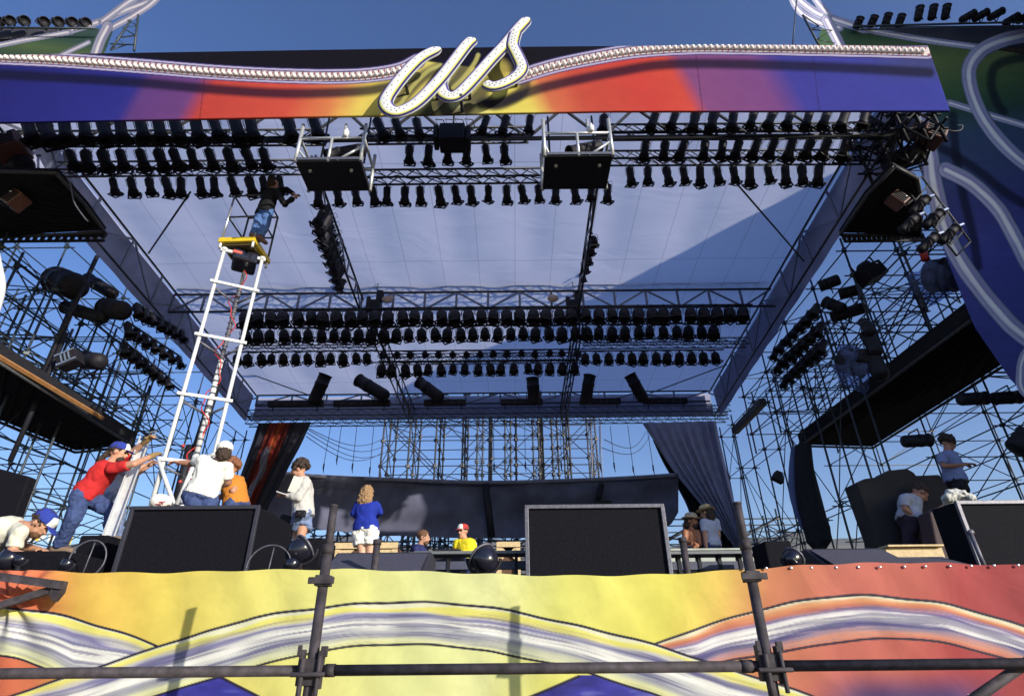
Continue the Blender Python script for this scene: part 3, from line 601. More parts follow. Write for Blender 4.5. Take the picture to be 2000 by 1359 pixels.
rowtruss([atY(712, 358, 9.2), atY(1060, 354, 9.2)], 9.2, 'lamp bar carrying the long lamp row between the two hanging cages')
rowtruss([atY(1215, 320, 9.2), atY(1665, 318, 9.2)], 9.2, 'lamp bar carrying the third lamp row on the right')
row([219, 254, 290, 321, 353, 389, 417, 449, 484, 512, 544], 348, 384, 9.2, 7, 'in the third row, above the lift', G1)
row([622, 657, 692, 726, 756, 791, 820, 855, 887, 918, 954, 989, 1017, 1051, 1086, 1120, 1155, 1187], 366, 402, 9.2, 2, 'in the long row between the cages', G1, slope=-.012)
row([1229, 1265, 1300, 1333, 1367, 1399, 1431, 1464, 1498, 1533, 1565, 1600], 326, 363, 9.2, 2, 'in the third row on the right', G1)
G2 = 'lamps in the rear rows under the middle truss'
def rear(x0, x1, n, yt, yb, Yd, where, word='black lamp', bar=None, dy=-.12, jit=3, slope=-.01, L0=.42):
    xs = [x0+(x1-x0)*i/(n-1)+random.uniform(-1.5, 1.5) for i in range(n)]
    ps = row(xs, yt, yb, Yd, 1, where, G2, 'bell', dy, slope, L0, jit, word=word); z = sum(p.z for p in ps)/n
    if bar:
        r_ = thing('lamp_bar', bar, 'lamp bar', tuple((ps[0]+ps[-1])/2), 'lamp bars')
        MB().tube(ps[0]+V(-.3, 0, .08), ps[-1]+V(.3, 0, .08), .025, 8).build('pipe', DKTR, r_)
        MB().path([ps[0].lerp(ps[-1], t)+V(0, .06, .10+.03*math.sin(t*37)) for t in np.linspace(0, 1, 60)], .012, 5).build('cable', BLACK, r_)
rear(478, 1450, 39, 609, 637, 14.2, 'close under the middle truss', 'round backed black lamp', 'pipe carrying the uppermost rear lamp row')
rear(478, 1394, 38, 645, 669, 15.0, 'in the second rear row', 'black bell lamp', 'pipe carrying the second rear lamp row')
rear(462, 716, 12, 692, 713, 15.8, 'in the lower left rear row', 'small black lamp', 'pipe carrying the lower left rear lamp row')
rear(1142, 1396, 12, 690, 711, 15.8, 'in the lower right rear row', 'small black lamp', 'pipe carrying the lower right rear lamp row')
rear(742, 1124, 17, 712, 733, 16.6, 'in the lowest centre row', 'small black lamp', 'pipe carrying the lowest centre lamp row')
rear(748, 1126, 15, 690, 698, 16.2, 'in the centre row seen end on', 'short black lamp', 'pipe carrying the end-on lamps', dy=.42, L0=.5)
truss('light truss over the end-on lamps in the centre of the rear rows', (atY(742, 702, 16.4).x, 16.4, atY(742, 702, 16.4).z), (atY(1130, 698, 16.4).x, 16.4, atY(742, 702, 16.4).z), .26, .25, .45, .02, .012)
truss('light truss over the lower left rear lamps', (atY(465, 678, 15.6).x, 15.6, atY(465, 678, 15.6).z), (atY(735, 678, 15.6).x, 15.6, atY(465, 678, 15.6).z), .22, .25, .5, .02, .012)
truss('light truss over the lower right rear lamps', (atY(1136, 672, 15.6).x, 15.6, atY(1136, 672, 15.6).z), (atY(1460, 672, 15.6).x, 15.6, atY(1136, 672, 15.6).z), .22, .25, .5, .02, .012)
# chains of lamps along the lengthwise trusses
for i in range(9):
    t = i/8; p = atY(640+38*t, 420+128*t, 10+4.2*t); place('can', p+V(-.05, 0, .25), p+V(-.28, .1, -.3), 'black lamp aimed sideways, %s down the chain beside the left lengthwise truss' % ordw(i), 'lamps along the lengthwise trusses', .6)
for i in range(5):
    t = i/4; p = atY(1158-22*t, 468+70*t, 11.4+2.6*t); place('bell', p+V(0, 0, .15), p+V(.05, .1, -.2), 'small lamp, %s down the chain beside the right lengthwise truss' % ordw(i), 'lamps along the lengthwise trusses', .42)
# big drum lamps on the rear truss and the long strip lights under them
def drum(p, q, r, label, m=LAMP, group=None, name='drum_lamp', cat='drum lamp', parts=True):
    p = Vector(p); q = Vector(q); d = q-p; L = d.length; M = Matrix.Translation(p) @ d.to_track_quat('Z', 'Y').to_matrix().to_4x4()
    root = thing(name, label, cat, tuple((p+q)/2), group)
    MB().lathe([(0, -.03*L), (r*.6, -.02*L), (r*.92, .03*L), (r, .1*L), (r, .62*L), (r*1.06, .63*L), (r*1.06, .70*L), (r, .71*L), (r, .96*L), (r*1.1, .97*L), (r*1.1, L), (r*.93, L), (r*.9, .8*L), (0, .75*L)], 22, M).build('housing', m, root)
    R = M.to_3x3(); y = MB(); s = R @ Vector((1, 0, 0)); f = (p+q)/2
    yz = r*1.6 if name == 'hang' else -r*1.6
    for k in (-1, 1): y.tube(f+s*(k*r*1.15), f+s*(k*r*1.15)+V(0, 0, yz), .014, 6)
    y.tube(f+s*(-r*1.17)+V(0, 0, yz), f+s*(r*1.17)+V(0, 0, yz), .014, 6); y.build('yoke', m, root)
    return root
dl = [((612, 787), (636, 732), .24), ((700, 742), (755, 775), .24), ((818, 746), (862, 778), .22), ((1044, 790), (1040, 738), .23), ((1143, 788), (1152, 733), .22), ((1258, 783), (1230, 732), .22)]
for i, ((xa, ya), (xb, yb), r) in enumerate(dl):
    p, q = atY(xa, ya, YR1-2.7), atY(xb, yb, YR1-2.9); drum(q if i in (1, 2) else p, p if i in (1, 2) else q, r*.95, 'large black drum lamp tilted on the rear truss, %s from the left' % ordw(i), LAMP, 'drum lamps on the rear truss')
for i, (xa, xb) in enumerate(((524, 632), (652, 762), (828, 910), (978, 1060), (1132, 1212), (1256, 1342))):
    a, b = atY(xa, 789-.008*(xa-524), YR1-2.6), atY(xb, 789-.008*(xa-524), YR1-2.6); root = thing('strip_light', 'long dark trough light on the rear truss, %s from the left' % ordw(i), 'strip light', tuple((a+b)/2), 'trough lights on the rear truss')
    MB().box((a+b)/2, ((b-a).length, .2, .2)).build('trough', LAMP, root, .02); mb = MB()
    for t in (.1, .9): mb.box(a.lerp(b, t)+V(0, 0, -.18), (.03, .04, .2))
    mb.build('foot', LAMP, root)
    n = 6; mb = MB()
    for k in range(1, n): mb.box(a.lerp(b, k/n)+V(0, -.102, 0), (.015, .012, .2))
    mb.build('divider', DKTR, root)
for i, (x, y) in enumerate(((757, 585), (1080, 583))):
    p = atY(x, y, YM-.3); obj1('straw_hat_shade', MB().lathe([(0, -.06), (.12, -.05), (.17, .0), (.165, .03), (0, .05)], 18, Matrix.Translation(p) @ Matrix.Rotation(1.2, 4, 'X')), mat('tan_disc', (.38, .27, .20), .8), 'round tan disc on the middle truss, %s one' % ('left' if i == 0 else 'right'), 'disc', 'tan discs on the middle truss').name = 'round_disc' if i == 0 else 'round_disc.001'
# junction clutter where trusses meet
for i, (x, y) in enumerate(((733, 600), (1122, 600))):
    p = atY(x, y, YM-.1); root = thing('chain_hoist', 'dark motor hoist cluster where the %s lengthwise truss meets the middle truss' % ('left', 'right')[i], 'hoist', tuple(p), 'motor hoists')
    MB().box(p, (.34, .3, .4)).box(p+V(.12, -.05, .35), (.2, .2, .35)).tube(p+V(-.2, -.1, -.25), p+V(-.2, -.1, .3), .07, 8).build('motor', BLACK, root, .03); MB().tube(p+V(0, 0, .2), p+V(0, 0, 1.0), .012, 5).build('chain', STEEL, root)
    MB().box(p+V(.05, 0, -.35), (.25, .2, .2)).build('chain_bag', BLK2, root, .05)
# dark projector box between the cages
root = thing('projector_box', 'dark boxy projector hanging just below the fascia near the centre', 'projector', tuple(atY(880, 270, 8.2)))
p = atY(884, 270, 8.2)
MB().box(p, (.52, .4, .46)).build('housing', BLACK, root, .03); MB().box(p+V(-.33, 0, .02), (.1, .34, .38)).box(p+V(.32, 0, -.02), (.1, .34, .4)).build('side_door', LAMP, root, .02)
MB().tube(p+V(-.4, 0, .28), p+V(.4, 0, .28), .02, 6).tube(p+V(0, 0, .28), p+V(0, 0, .7), .02, 6).build('yoke', LAMP, root); mb = MB()
for k in range(4): mb.path([p+V(-.3+.2*k, -.1, .25), p+V(-.35+.2*k, -.15, .38), p+V(-.2+.2*k, -.1, .42), p+V(-.15+.2*k, 0, .3)], .012, 5)
mb.build('cable', BLACK, root)
# hanging cages
def cage(xa, xb, ya, yb, Z, label):
    A, B = atZ(xa, ya, Z), atZ(xb, ya-1, Z); Cc, D = atZ(xa+(8 if xa < 900 else 2), yb, Z), atZ(xb+(2 if xa < 900 else 0), yb, Z)
    x0, x1 = A.x, B.x; y0, y1 = A.y, (Cc.y+D.y)/2; root = thing('hanging_cage', label, 'spotlight cage', ((x0+x1)/2, (y0+y1)/2, Z), 'hanging spotlight cages')
    MB().box(((x0+x1)/2, (y0+y1)/2, Z+.05), (x1-x0, y1-y0, .10)).build('floor', BLACK, root, .01)
    MB().box(((x0+x1)/2, y0-.012, Z+.05), (x1-x0+.03, .025, .055)).build('edge_rail', ALU, root)
    H = atY((xa+xb)/2, ya-72, y0).z
    CG = mat('cage_tube', (.55, .57, .60), .35, .5, .1)
    for X, Y in ((x0, y0), (x1, y0), (x0, y1), (x1, y1)): MB().tube((X, Y, Z), (X, Y, H), .032, 8).build('post', CG, root)
    zm = Z+(H-Z)*.62
    for a, b in (((x0, y0), (x1, y0)), ((x0, y1), (x1, y1)), ((x0, y0), (x0, y1)), ((x1, y0), (x1, y1))): MB().tube((a[0], a[1], zm), (b[0], b[1], zm), .026, 8).build('rail', CG, root)
    xm = (x0+x1)/2; MB().tube((xm, y0, Z), (xm, y0, zm), .026, 8).tube((xm+.2, y0, zm), (xm+.2, y0, H), .026, 8).tube((x1, y0, Z+.35), (x1-.4, y0, Z+.02), .022, 8).tube((x0, y0, Z+.3), (x0+.35, y1-.1, Z+.02), .022, 8).build('brace', CG, root)
    MB().lathe([(0, .02), (.03, .02), (.03, -.02), (0, -.02)], 8, Matrix.Translation((x0+.2, y0+.2, Z-.01))).lathe([(0, .02), (.03, .02), (.03, -.02), (0, -.02)], 8, Matrix.Translation((x1-.2, y0+.2, Z-.01))).build('bolt_head', CHROME, root)
    for hx in (x0+.15, x1-.15): MB().tube((hx, y1-.1, H-.3), (hx, y1-.1, H+.9), .02, 6).build('hanger', STEEL, root)
    p = V(x1-.35, (y0+y1)/2, zm); drum(p+V(.25, 0, .1), p+V(-.35, -.15, -.22), .12, 'small spotlight inside the %s' % label.split(' with')[0], LAMP, 'spotlights in the cages', 'spotlight', 'spotlight')
    q = V(x1-.32, y0-.02, zm+.1); obj1('water_jug', MB().lathe([(0, -.1), (.05, -.1), (.055, .03), (.025, .07), (.025, .1), (0, .1)], 12, Matrix.Translation(q)), WHITE, 'small white jug on the rail of the %s' % label.split(' with')[0], 'jug', 'white jugs on the cages')
cage(576, 704, 316, 374, 8.95, 'left hanging cage with a black underside and pale tube railing')
cage(1064, 1197, 306, 370, 8.95, 'right hanging cage with a black underside and pale tube railing')
# ------------------------------------------------------------------ scaffolding
def scaffold(label, xs, ys, zs, name='scaffold_tower', group=None, r=.025, rl=.018, m=STEEL, seed=1, dens=1.0, tilt=0):
    rr = random.Random(seed); root = thing(name, label, 'scaffolding', (sum(xs)/len(xs), sum(ys)/len(ys), 0), group)
    posts = [((x, y, zs[0]), (x, y, zs[-1]+.4)) for x in xs for y in ys]; led = []; br = []
    for z in zs[1:]:
        for y in ys: led.append(((xs[0]-.2, y+.04, z), (xs[-1]+.2, y+.04, z)))
        for x in xs: led.append(((x+.04, ys[0]-.2, z+.04), (x+.04, ys[-1]+.2, z+.04)))
    for i in range(len(xs)):
        for j in range(len(ys)):
            for k in range(len(zs)-1):
                if i < len(xs)-1 and rr.random() < .55*dens:
                    a, b = (xs[i], xs[i+1]) if (i+k) % 2 else (xs[i+1], xs[i]); br.append(((a, ys[j]-.04, zs[k]), (b, ys[j]-.04, zs[k+1])))
                if j < len(ys)-1 and rr.random() < .6*dens:
                    a, b = (ys[j], ys[j+1]) if (j+k) % 2 else (ys[j+1], ys[j]); br.append(((xs[i]-.04, a, zs[k]), (xs[i]-.04, b, zs[k+1])))
                if i < len(xs)-1 and j < len(ys)-1 and k % 2 and rr.random() < .5*dens: br.append(((xs[i], ys[j], zs[k]+.05), (xs[i+1], ys[j+1], zs[k]+.05)))
    many(root, posts, 'post', m, r, 6); many(root, led, 'ledger', m, rl, 5); many(root, br, 'brace', m, rl*.9, 5)
    cp = MB()
    for x in xs:
        for y in ys:
            for z in zs[1:]: cp.box((x, y, z), (r*3.6, r*3.6, r*3.2), Matrix.Rotation(rr.random(), 3, 'Z'))
    tag(cp.build('coupler', m, root), None, kind='stuff'); return root
zs = [0]+[DECK+1.55*i for i in range(0, 6)]
zl = [0, 1.1, 2.3, 3.6, 4.9, 6.3, 7.6, 8.9, 10.3, 11.7]
STW = mat('scaffold_wing', (.042, .056, .072), .5, .2, .35, 12)
scaffold('wall of dark scaffolding tubes filling the space right of the stage roof', [11.7, 13.6, 15.9], [10.6, 12.9, 15.4, 17.9, 20.6], zl, seed=3, m=STW)
scaffold('wall of dark scaffolding tubes filling the space left of the stage roof', [-18.2, -15.9, -13.8, -12.4], [10.2, 12.6, 15.2, 17.8, 20.6], zl, seed=4, m=STW)
scaffold('narrow scaffolding lane beside the right roof truss', [8.5, 9.0], [13.4, 15.0, 16.8, 18.6, 20.8, 22.2], [0, 2.3, 4.9, 7.6, 9.3], seed=5, m=STW, r=.028, rl=.016)
scaffold('narrow scaffolding lane beside the left roof truss', [-11.3, -10.85], [9.6, 11.2, 12.8, 14.4, 16.2, 18.0, 20.0, 22.0], [0, 2.3, 4.9, 7.6, 9.3], seed=6, m=STW, r=.028, rl=.016)
scaffold('upper scaffolding standing on the right walkway beside the roof', [8.9, 10.3, 11.9], [10.4, 12.2, 14.0, 16.0, 18.0, 20.2], [7.95, 8.7, 9.5, 10.2, 11], seed=15, m=STW, r=.03, rl=.02)
scaffold('upper scaffolding standing on the left walkway beside the roof', [-12.9, -11.6], [10.8, 12.6, 14.4, 16.4, 18.4], [7.0, 7.9, 8.8, 9.7], seed=16, m=STW, r=.03, rl=.02)
# tower behind the stage, seen through the opening
root = scaffold('tall web of scaffolding far behind the open back of the stage', [-10.5+2.15*i for i in range(9)], [44, 46.4, 49], [0]+[2.1*i for i in range(1, 18)], seed=8, r=.075, rl=.042, m=mat('scaffold_far', (.022, .022, .030), .5, .2, .2), dens=1.0)
for i, x in enumerate((-2.6, -.4, 1.8, 3.3)): scaffold('dense %s column of tubes within the far scaffolding, beginning at the left' % ordw(i), [x-.22, x+.22], [42.8, 43.3], [0]+[1.05*i for i in range(1, 34)], 'scaffold_column', 'dense columns in the far scaffolding', .05, .03, MC['scaffold_far'], 20+i)
root = thing('ladder', 'pale ladder climbing the right edge of the far scaffolding', 'ladder', (7.1, 43, 10))
a, b = atY(1152, 930, 43), atY(1158, 835, 43); MB().tube((a.x, 43, 9), (b.x, 43, 21), .05, 6).tube((a.x+.75, 43, 9), (b.x+.75, 43, 21), .05, 6).build('rail', ALU, root); mb = MB()
for k in range(34): mb.tube((a.x, 43, 9+k*.35), (a.x+.75, 43, 9+k*.35), .035, 5)
mb.build('rung', ALU, root)
scaffold('low scaffold skeleton glimpsed under the sagging black cloth', [-9.5+1.6*i for i in range(15)], [25, 26.4, 28], [0, 1.5, 2.6, 3.7, 4.8, 5.8, 6.6], seed=12, r=.04, rl=.03, m=STW, dens=1.2)
# ------------------------------------------------------------------ cables behind
hk = [((646, 832), (633, 905)), ((667, 832), (659, 890)), ((697, 832), (689, 905)), ((730, 832), (723, 912)), ((1192, 832), (1199, 903)), ((1226, 830), (1236, 910)), ((1263, 830), (1275, 908)), ((963, 832), (965, 905)), ((1025, 832), (1026, 903)), ((1095, 832), (1096, 903)), ((1170, 832), (1172, 905))]
for i, (a, b) in enumerate(sorted(hk)):
    p, q = atY(*a, 22), atY(*b, 22); root = thing('hoist_line', 'hook on a thin line from the rear truss, %s from left' % ordw(i), 'hanging line', tuple(p), 'lines hanging from the rear truss')
    MB().tube(p, q, .012, 5).build('line', BLACK, root); MB().tube(q, q+V(0, 0, -.22), .03, 6).tube(q+V(0, 0, -.2), q+V(.03, 0, -.38), .022, 6, .012).build('hook', BLACK, root)
for i, (a, b) in enumerate((((600, 838), (760, 866)), ((600, 845), (760, 880)), ((598, 852), (745, 885)), ((1180, 858), (1262, 842)), ((1175, 874), (1270, 850)), ((602, 836), (760, 850)))):
    p, q = atY(*a, 22.5), atY(*b, 42); obj1('guy_wire', MB().path([p.lerp(q, t)-V(0, 0, .8*math.sin(t*math.pi)) for t in np.linspace(0, 1, 14)], .018, 5), BLACK, 'thin wire strung towards the far scaffolding, %s side' % ('left' if i in (0, 1, 2, 5) else 'right'), 'wire', 'wires strung to the far scaffolding, %s side' % ('left' if i in (0, 1, 2, 5) else 'right'))
# ------------------------------------------------------------------ black backdrop cloth, curved and sagging
tp = crv([(520, 916), (600, 926), (780, 934), (950, 939), (1120, 935), (1250, 929), (1325, 924)]); bt = crv([(520, 1020), (600, 1030), (690, 1040), (800, 1047), (950, 1051), (1100, 1048), (1220, 1042), (1300, 1030), (1325, 1000)])
vs = []; n = 120; mrow = 14; YD = lambda x: 19+1.5*(1-((x-930)/420)**2)
for j in range(n+1):
    x = 520+(1325-520)*j/n
    for k in range(mrow+1):
        y = yofx(tp, x)*(1-k/mrow)+yofx(bt, x)*k/mrow; Yd = YD(x)+.16*math.sin(k/mrow*math.pi)+.05*math.sin(x/19+k*.5)+.10*math.sin(x/61-k*.35)+(.09*math.sin(k/mrow*9+x/130)); p = atY(x, y, Yd); vs.append(p)
root = thing('backdrop', 'wide black cloth backdrop sagging across the rear of the stage', 'backdrop', (-.7, 19.5, 5))
MB().add(vs, [(j*(mrow+1)+k, (j+1)*(mrow+1)+k, (j+1)*(mrow+1)+k+1, j*(mrow+1)+k+1) for j in range(n) for k in range(mrow)], True).build('cloth', mat('backdrop_cloth', (.10, .105, .16), .95, 0, .25, 1.5, .3, .1), root)
MB().path([atY(x, yofx(tp, x)+3, YD(x)-.06) for x in range(520, 1326, 20)], .075, 8).build('rolled_hem', mat('hem_cloth', (.17, .175, .25), .9, 0, .2), root)
for x, w in ((948, .13), (1175, .10)):
    p, q = atY(x, 945, YD(x)-.25), atY(x+(12 if x < 1000 else -8), 1048 if x < 1000 else 980, YD(x)-.25); MB().tube(p, q, w, 8).build('batten', BLACK, root)
MB().box(atY(1178, 981, YD(1178)-.4), (.55, .1, .12)).build('batten_foot', BLACK, root)
# ------------------------------------------------------------------ curtains
def curtain(name, label, L, R, Y0, m, folds=16, amp=.13, n=60, mm=26, colfn=None, Yend=None):
    L = crv(L); R = crv(R); root = thing(name, label, 'curtain', tuple(atY((L[0][0]+R[0][0])/2, L[0][1], Y0))); vs = []; col = []
    for k in range(mm+1):
        t = k/mm; l = L[int(t*(len(L)-1))]; r = R[int(t*(len(R)-1))]
        for j in range(n*2+1):
            s = j/(n*2); x, y = l*(1-s)+r*s; Yd = Y0+amp*math.sin(s*folds*2*math.pi+1.5*math.sin(s*7+t*2))*(.5+.5*t)+.05*math.sin(s*50+t*3)
            vs.append(atY(x, y, Yd)); col.append((s, t))
    W_ = n*2+1; fs = [(k*W_+j, (k+1)*W_+j, (k+1)*W_+j+1, k*W_+j+1) for k in range(mm) for j in range(W_-1)]
    o = MB().add(vs, fs, True).build('cloth', m, root)
    if colfn is not None:
        a = o.data.color_attributes.new('Col', 'FLOAT_COLOR', 'POINT'); c = np.array([tuple(colfn(s, t))+(1,) for s, t in col], np.float32); a.data.foreach_set('color', c.ravel())
    return root
curtain('stage_curtain', 'blue grey curtain gathered down to the right of the opening', [(1254, 826), (1278, 862), (1312, 915), (1352, 965), (1398, 1020), (1440, 1076)], [(1398, 822), (1408, 870), (1420, 920), (1432, 970), (1444, 1020), (1452, 1076)], 20.3, mat('curtain_blue', (.30, .32, .50), .85, 0, .15, 3, .2), 9, .07)
curtain('inner_curtain', 'black curtain sloping behind the blue grey one', [(1275, 860), (1296, 905), (1322, 950), (1346, 1000), (1366, 1078)], [(1300, 850), (1350, 920), (1395, 990), (1430, 1040), (1440, 1078)], 20.8, BLK2, 7, .08)
def lc(s, t):
    base = lin((34, 34, 48))
    if .2 < s < .62:
        g = np.array(lin((150, 40, 26)))*(.9-.5*abs(s-.42)/.2)+np.array(lin((120, 85, 30)))*max(0, 1-abs(s-.42)/.06)*.8; base = g*(.45+.3*math.sin(s*120)**2)
    c0 = .40+.05*math.sin(t*16)
    if abs(s-c0) < .075 and t > .25: base = lin((105, 105, 125))*(.5+.6*abs(math.sin(t*42+s*60)))
    return base
curtain('painted_curtain', 'slanting dark curtain painted with a red band and a silver ribbon, left of the opening', [(505, 826), (492, 865), (478, 905), (462, 950), (448, 1000), (440, 1045)], [(608, 824), (588, 868), (568, 905), (545, 950), (520, 1000), (500, 1045)], 17.9, art_mat('painted_curtain', .8, .1, 2), 5, .1, colfn=lc)
# ------------------------------------------------------------------ side platforms and their black cloths
def platform(name, label, P, Z, th, m=BLK2, extra=None, cat='platform'):
    pts = [atZ(x, y, Z) for x, y in P]; c = sum(pts, V(0, 0, 0))/len(pts); root = thing(name, label, cat, tuple(c))
    MB().prism([tuple(p) for p in pts], (0, 0, th)).build('deck', m, root, .01); mb = MB()
    n = len(pts)
    for i in range(n): mb.tube(pts[i]+V(0, 0, -.05), pts[(i+1) % n]+V(0, 0, -.05), .035, 6)
    mb.build('edge_tube', STEEL, root)
    j = MB(); a, b, c_, d = pts[:4]
    for k in range(1, 12): t = k/12; j.tube(a.lerp(d, t)+V(0, 0, -.03), b.lerp(c_, t)+V(0, 0, -.03), .022, 5)
    j.build('joist', m, root); return root
platform('side_platform', 'long black underside of the walkway climbing towards the right wing', [(1562, 868), (1902, 616), (1985, 640), (1968, 705), (1704, 872)], 7.5, .35)
platform('side_platform', 'long black underside of the walkway at the left edge with an orange lip', [(-20, 690), (-20, 812), (148, 880), (262, 868)], 6.6, .30)
a, b = atZ(-20, 688, 6.6), atZ(200, 818, 6.6); obj1('wooden_plank', MB().tube(a+V(0, 0, .02), b+V(0, 0, .02), .05, 4), mat('plank_orange', (.42, .20, .07), .7), 'orange brown plank along the lip of the left walkway', 'plank')
for P, Z, sd in (([(1640, 455), (1795, 458), (1800, 400), (1790, 345), (1745, 322), (1690, 380)], 9.6, 'right'), ([(-30, 462), (206, 450), (170, 400), (112, 335), (-30, 330)], 9.8, 'left')):
    platform('loading_deck', 'black loading deck beside the front %s corner of the roof' % sd, P, Z, .08)
    a, b = (atZ(1645, 455, Z), atZ(1800, 458, Z)) if sd == 'right' else (atZ(-30, 462, Z), atZ(206, 452, Z)); mb = MB(); n = 16
    root = thing('perforated_beam', 'black perforated beam along the rear of the %s loading deck' % sd, 'beam', tuple((a+b)/2), 'perforated beams')
    mb.box((a+b)/2+V(0, .0, -.20), ((b-a).length, .04, .05)); mb.box((a+b)/2+V(0, 0, -.04), ((b-a).length, .04, .08))
    for k in range(n+1): mb.box(a.lerp(b, k/n)+V(0, 0, -.12), (.07, .04, .13))
    mb.build('beam', BLACK, root)
    # cluttered mass of gear on the deck
    dense = [(1690, 330), (1765, 232), (1660, 400)] if sd == 'right' else [(100, 330), (30, 250), (170, 420)]
    scaffold('tangle of tubes around the front %s corner of the roof' % sd, ([7.75, 8.15, 8.5] if sd == 'right' else [-11.8, -11.2, -10.7]), [7.9, 8.5, 9.1], [10.3, 10.7, 11.1, 11.5], 'corner_frame', 'corner frames of the roof', .035, .025, BLACK, 31, 1.6)
# hanging black roll under the right platform, with a sheer blue strip
pts = crv([(1566, 868), (1568, 920), (1576, 980), (1590, 1030), (1597, 1075)]); mb = MB(); w = [.35, .36, .42, .50, .42, .24]
vs = []; n = 16; N = len(pts)
for j, (x, y) in enumerate(pts):
    c = atY(x+4, y, 14.5); t = j/(N-1); r = np.interp(t, [0, .25, .5, .75, .9, 1], [.20, .23, .28, .32, .28, .12])
    for i in range(n): a = 2*math.pi*i/n; rr = r*(1+.12*math.sin(a*5+t*3)); vs.append(c+V(math.cos(a)*rr, math.sin(a)*rr*.7, 0))
obj1('hanging_cloth_roll', MB().add(vs, [(j*n+i, j*n+(i+1) % n, (j+1)*n+(i+1) % n, (j+1)*n+i) for j in range(N-1) for i in range(n)], True), BLK2, 'thick bundle of black cloth hanging from the end of the right walkway', 'cloth bundle')
m = mat('sheer_blue', (.10, .14, .34), .8, 0, .1); L = crv([(1545, 872), (1540, 920), (1542, 970), (1560, 1020), (1585, 1062)])
vs = []
for x, y in L: vs += [atY(x, y, 14.7), atY(x+14, y, 14.66), atY(x+30, y+2, 14.7)]
obj1('sheer_cloth', MB().add(vs, [(3*j+k, 3*j+3+k, 3*j+4+k, 3*j+1+k) for j in range(len(L)-1) for k in (0, 1)], True), m, 'sheer blue strip of cloth left of the black cloth bundle', 'cloth strip')
# ------------------------------------------------------------------ lamps and gear in the side scaffolds
def gear_drum(x, y, Y, x2, y2, dY, r, label, name='drum_lamp', group=None):
    return drum(atY(x2, y2, Y-.1), atY(x, y, Y-dY+.2), r, label, LAMP, group, name)
gear_drum(112, 548, 11.5, 148, 560, -.2, .33, 'huge black drum lamp in the left scaffolding'); gear_drum(208, 602, 12, 240, 607, -.1, .25, 'round black lamp below the huge drum in the left scaffolding')
gear_drum(128, 600, 12.2, 205, 622, 0, .16, 'slim black lamp left of the round one in the left scaffolding'); gear_drum(172, 545, 12.4, 222, 575, 0, .16, 'slim black lamp right of the huge drum in the left scaffolding'); gear_drum(150, 700, 11.8, 196, 706, -.4, .2, 'black lamp behind the white grille in the left scaffolding')
gear_drum(1905, 868, 10.2, 1870, 778, -.1, .001+.15, 'x') if 0 else None
root = thing('grille_box', 'small lamp box with a bright slatted grille on the left scaffolding', 'lamp box', tuple(atY(137, 703, 11.4))); p = atY(137, 703, 11.4); R = Matrix.Rotation(-.5, 3, 'Y')
MB().box(p, (.42, .3, .36), R).build('box', LAMP, root, .02); mb = MB()
for k in (-1, 1): mb.box(p+R @ V(0, -.17, .13*k), (.42, .02, .035), R)
for k in (-1, 0, 1): mb.box(p+R @ V(.08*k, -.17, 0), (.03, .02, .26), R)
mb.build('grille', CHROME, root)
def boxlamp(x, y, Y, s, rot, label, m=BROWN, rv=0.0):
    p = atY(x, y, Y); root = thing('box_lamp', label, 'box lamp', tuple(p)); R = Matrix.Rotation(rot, 3, 'Y') @ Matrix.Rotation(rv, 3, 'X')
    MB().box(p, (s, s*.9, s*.75), R).lathe([(0, .4*s), (.25*s, .38*s), (.33*s, .3*s), (.33*s, 0)], 16, Matrix.Translation(p+R @ V(0, 0, s*.25)) @ R.to_4x4()).build('housing', m, root, .03)
    mb = MB()
    for k in range(4): mb.box(p+R @ V(0, -.46*s, (-.24+.16*k)*s), (s*.8, .02, s*.07), R)
    mb.build('vent', LAMP, root); MB().tube(p+R @ V(-.6*s, 0, 0), p+R @ V(.6*s, 0, 0), .025, 6).tube(p+R @ V(-.6*s, 0, 0), p+R @ V(-.6*s, 0, s*.8), .022, 6).tube(p+R @ V(.6*s, 0, 0), p+R @ V(.6*s, 0, s*.8), .022, 6).build('yoke', LAMP, root)
    MB().lathe([(0, .02), (.025, .02), (.025, 0)], 8, Matrix.Translation(p+R @ V(.2*s, -.47*s, .2*s)) @ Matrix.Rotation(math.pi/2, 4, 'X')).build('latch', GLINT, root); return root
boxlamp(1700, 535, 12, .55, -.4, 'dark drum shaped lamp box hanging in the right scaffolding', LAMP); boxlamp(1818, 268, 8.3, .42, .55, 'upper purple brown lamp box at the right corner of the roof'); boxlamp(1775, 252, 8.6, .40, .6, 'purple brown lamp box tucked behind the upper one at the right corner')
boxlamp(1722, 372, 8.7, .36, .75, 'reddish brown lamp box on the right loading deck, left of the pair'); boxlamp(1752, 392, 8.5, .30, .9, 'reddish brown lamp box on the right loading deck, right of the pair'); boxlamp(20, 290, 8.2, .55, -.5, 'large brown lamp box at the top left corner under the fascia'); boxlamp(32, 392, 8.5, .34, -1.0, 'small reddish lamp box on the left loading deck')
gear_drum(1740, 318, 8.6, 1795, 300, -.4, .22, 'black drum lamp between the brown boxes at the right corner'); gear_drum(1, 340, 8.4, 50, 320, -.3, .2, 'black drum lamp under the brown box at the top left')
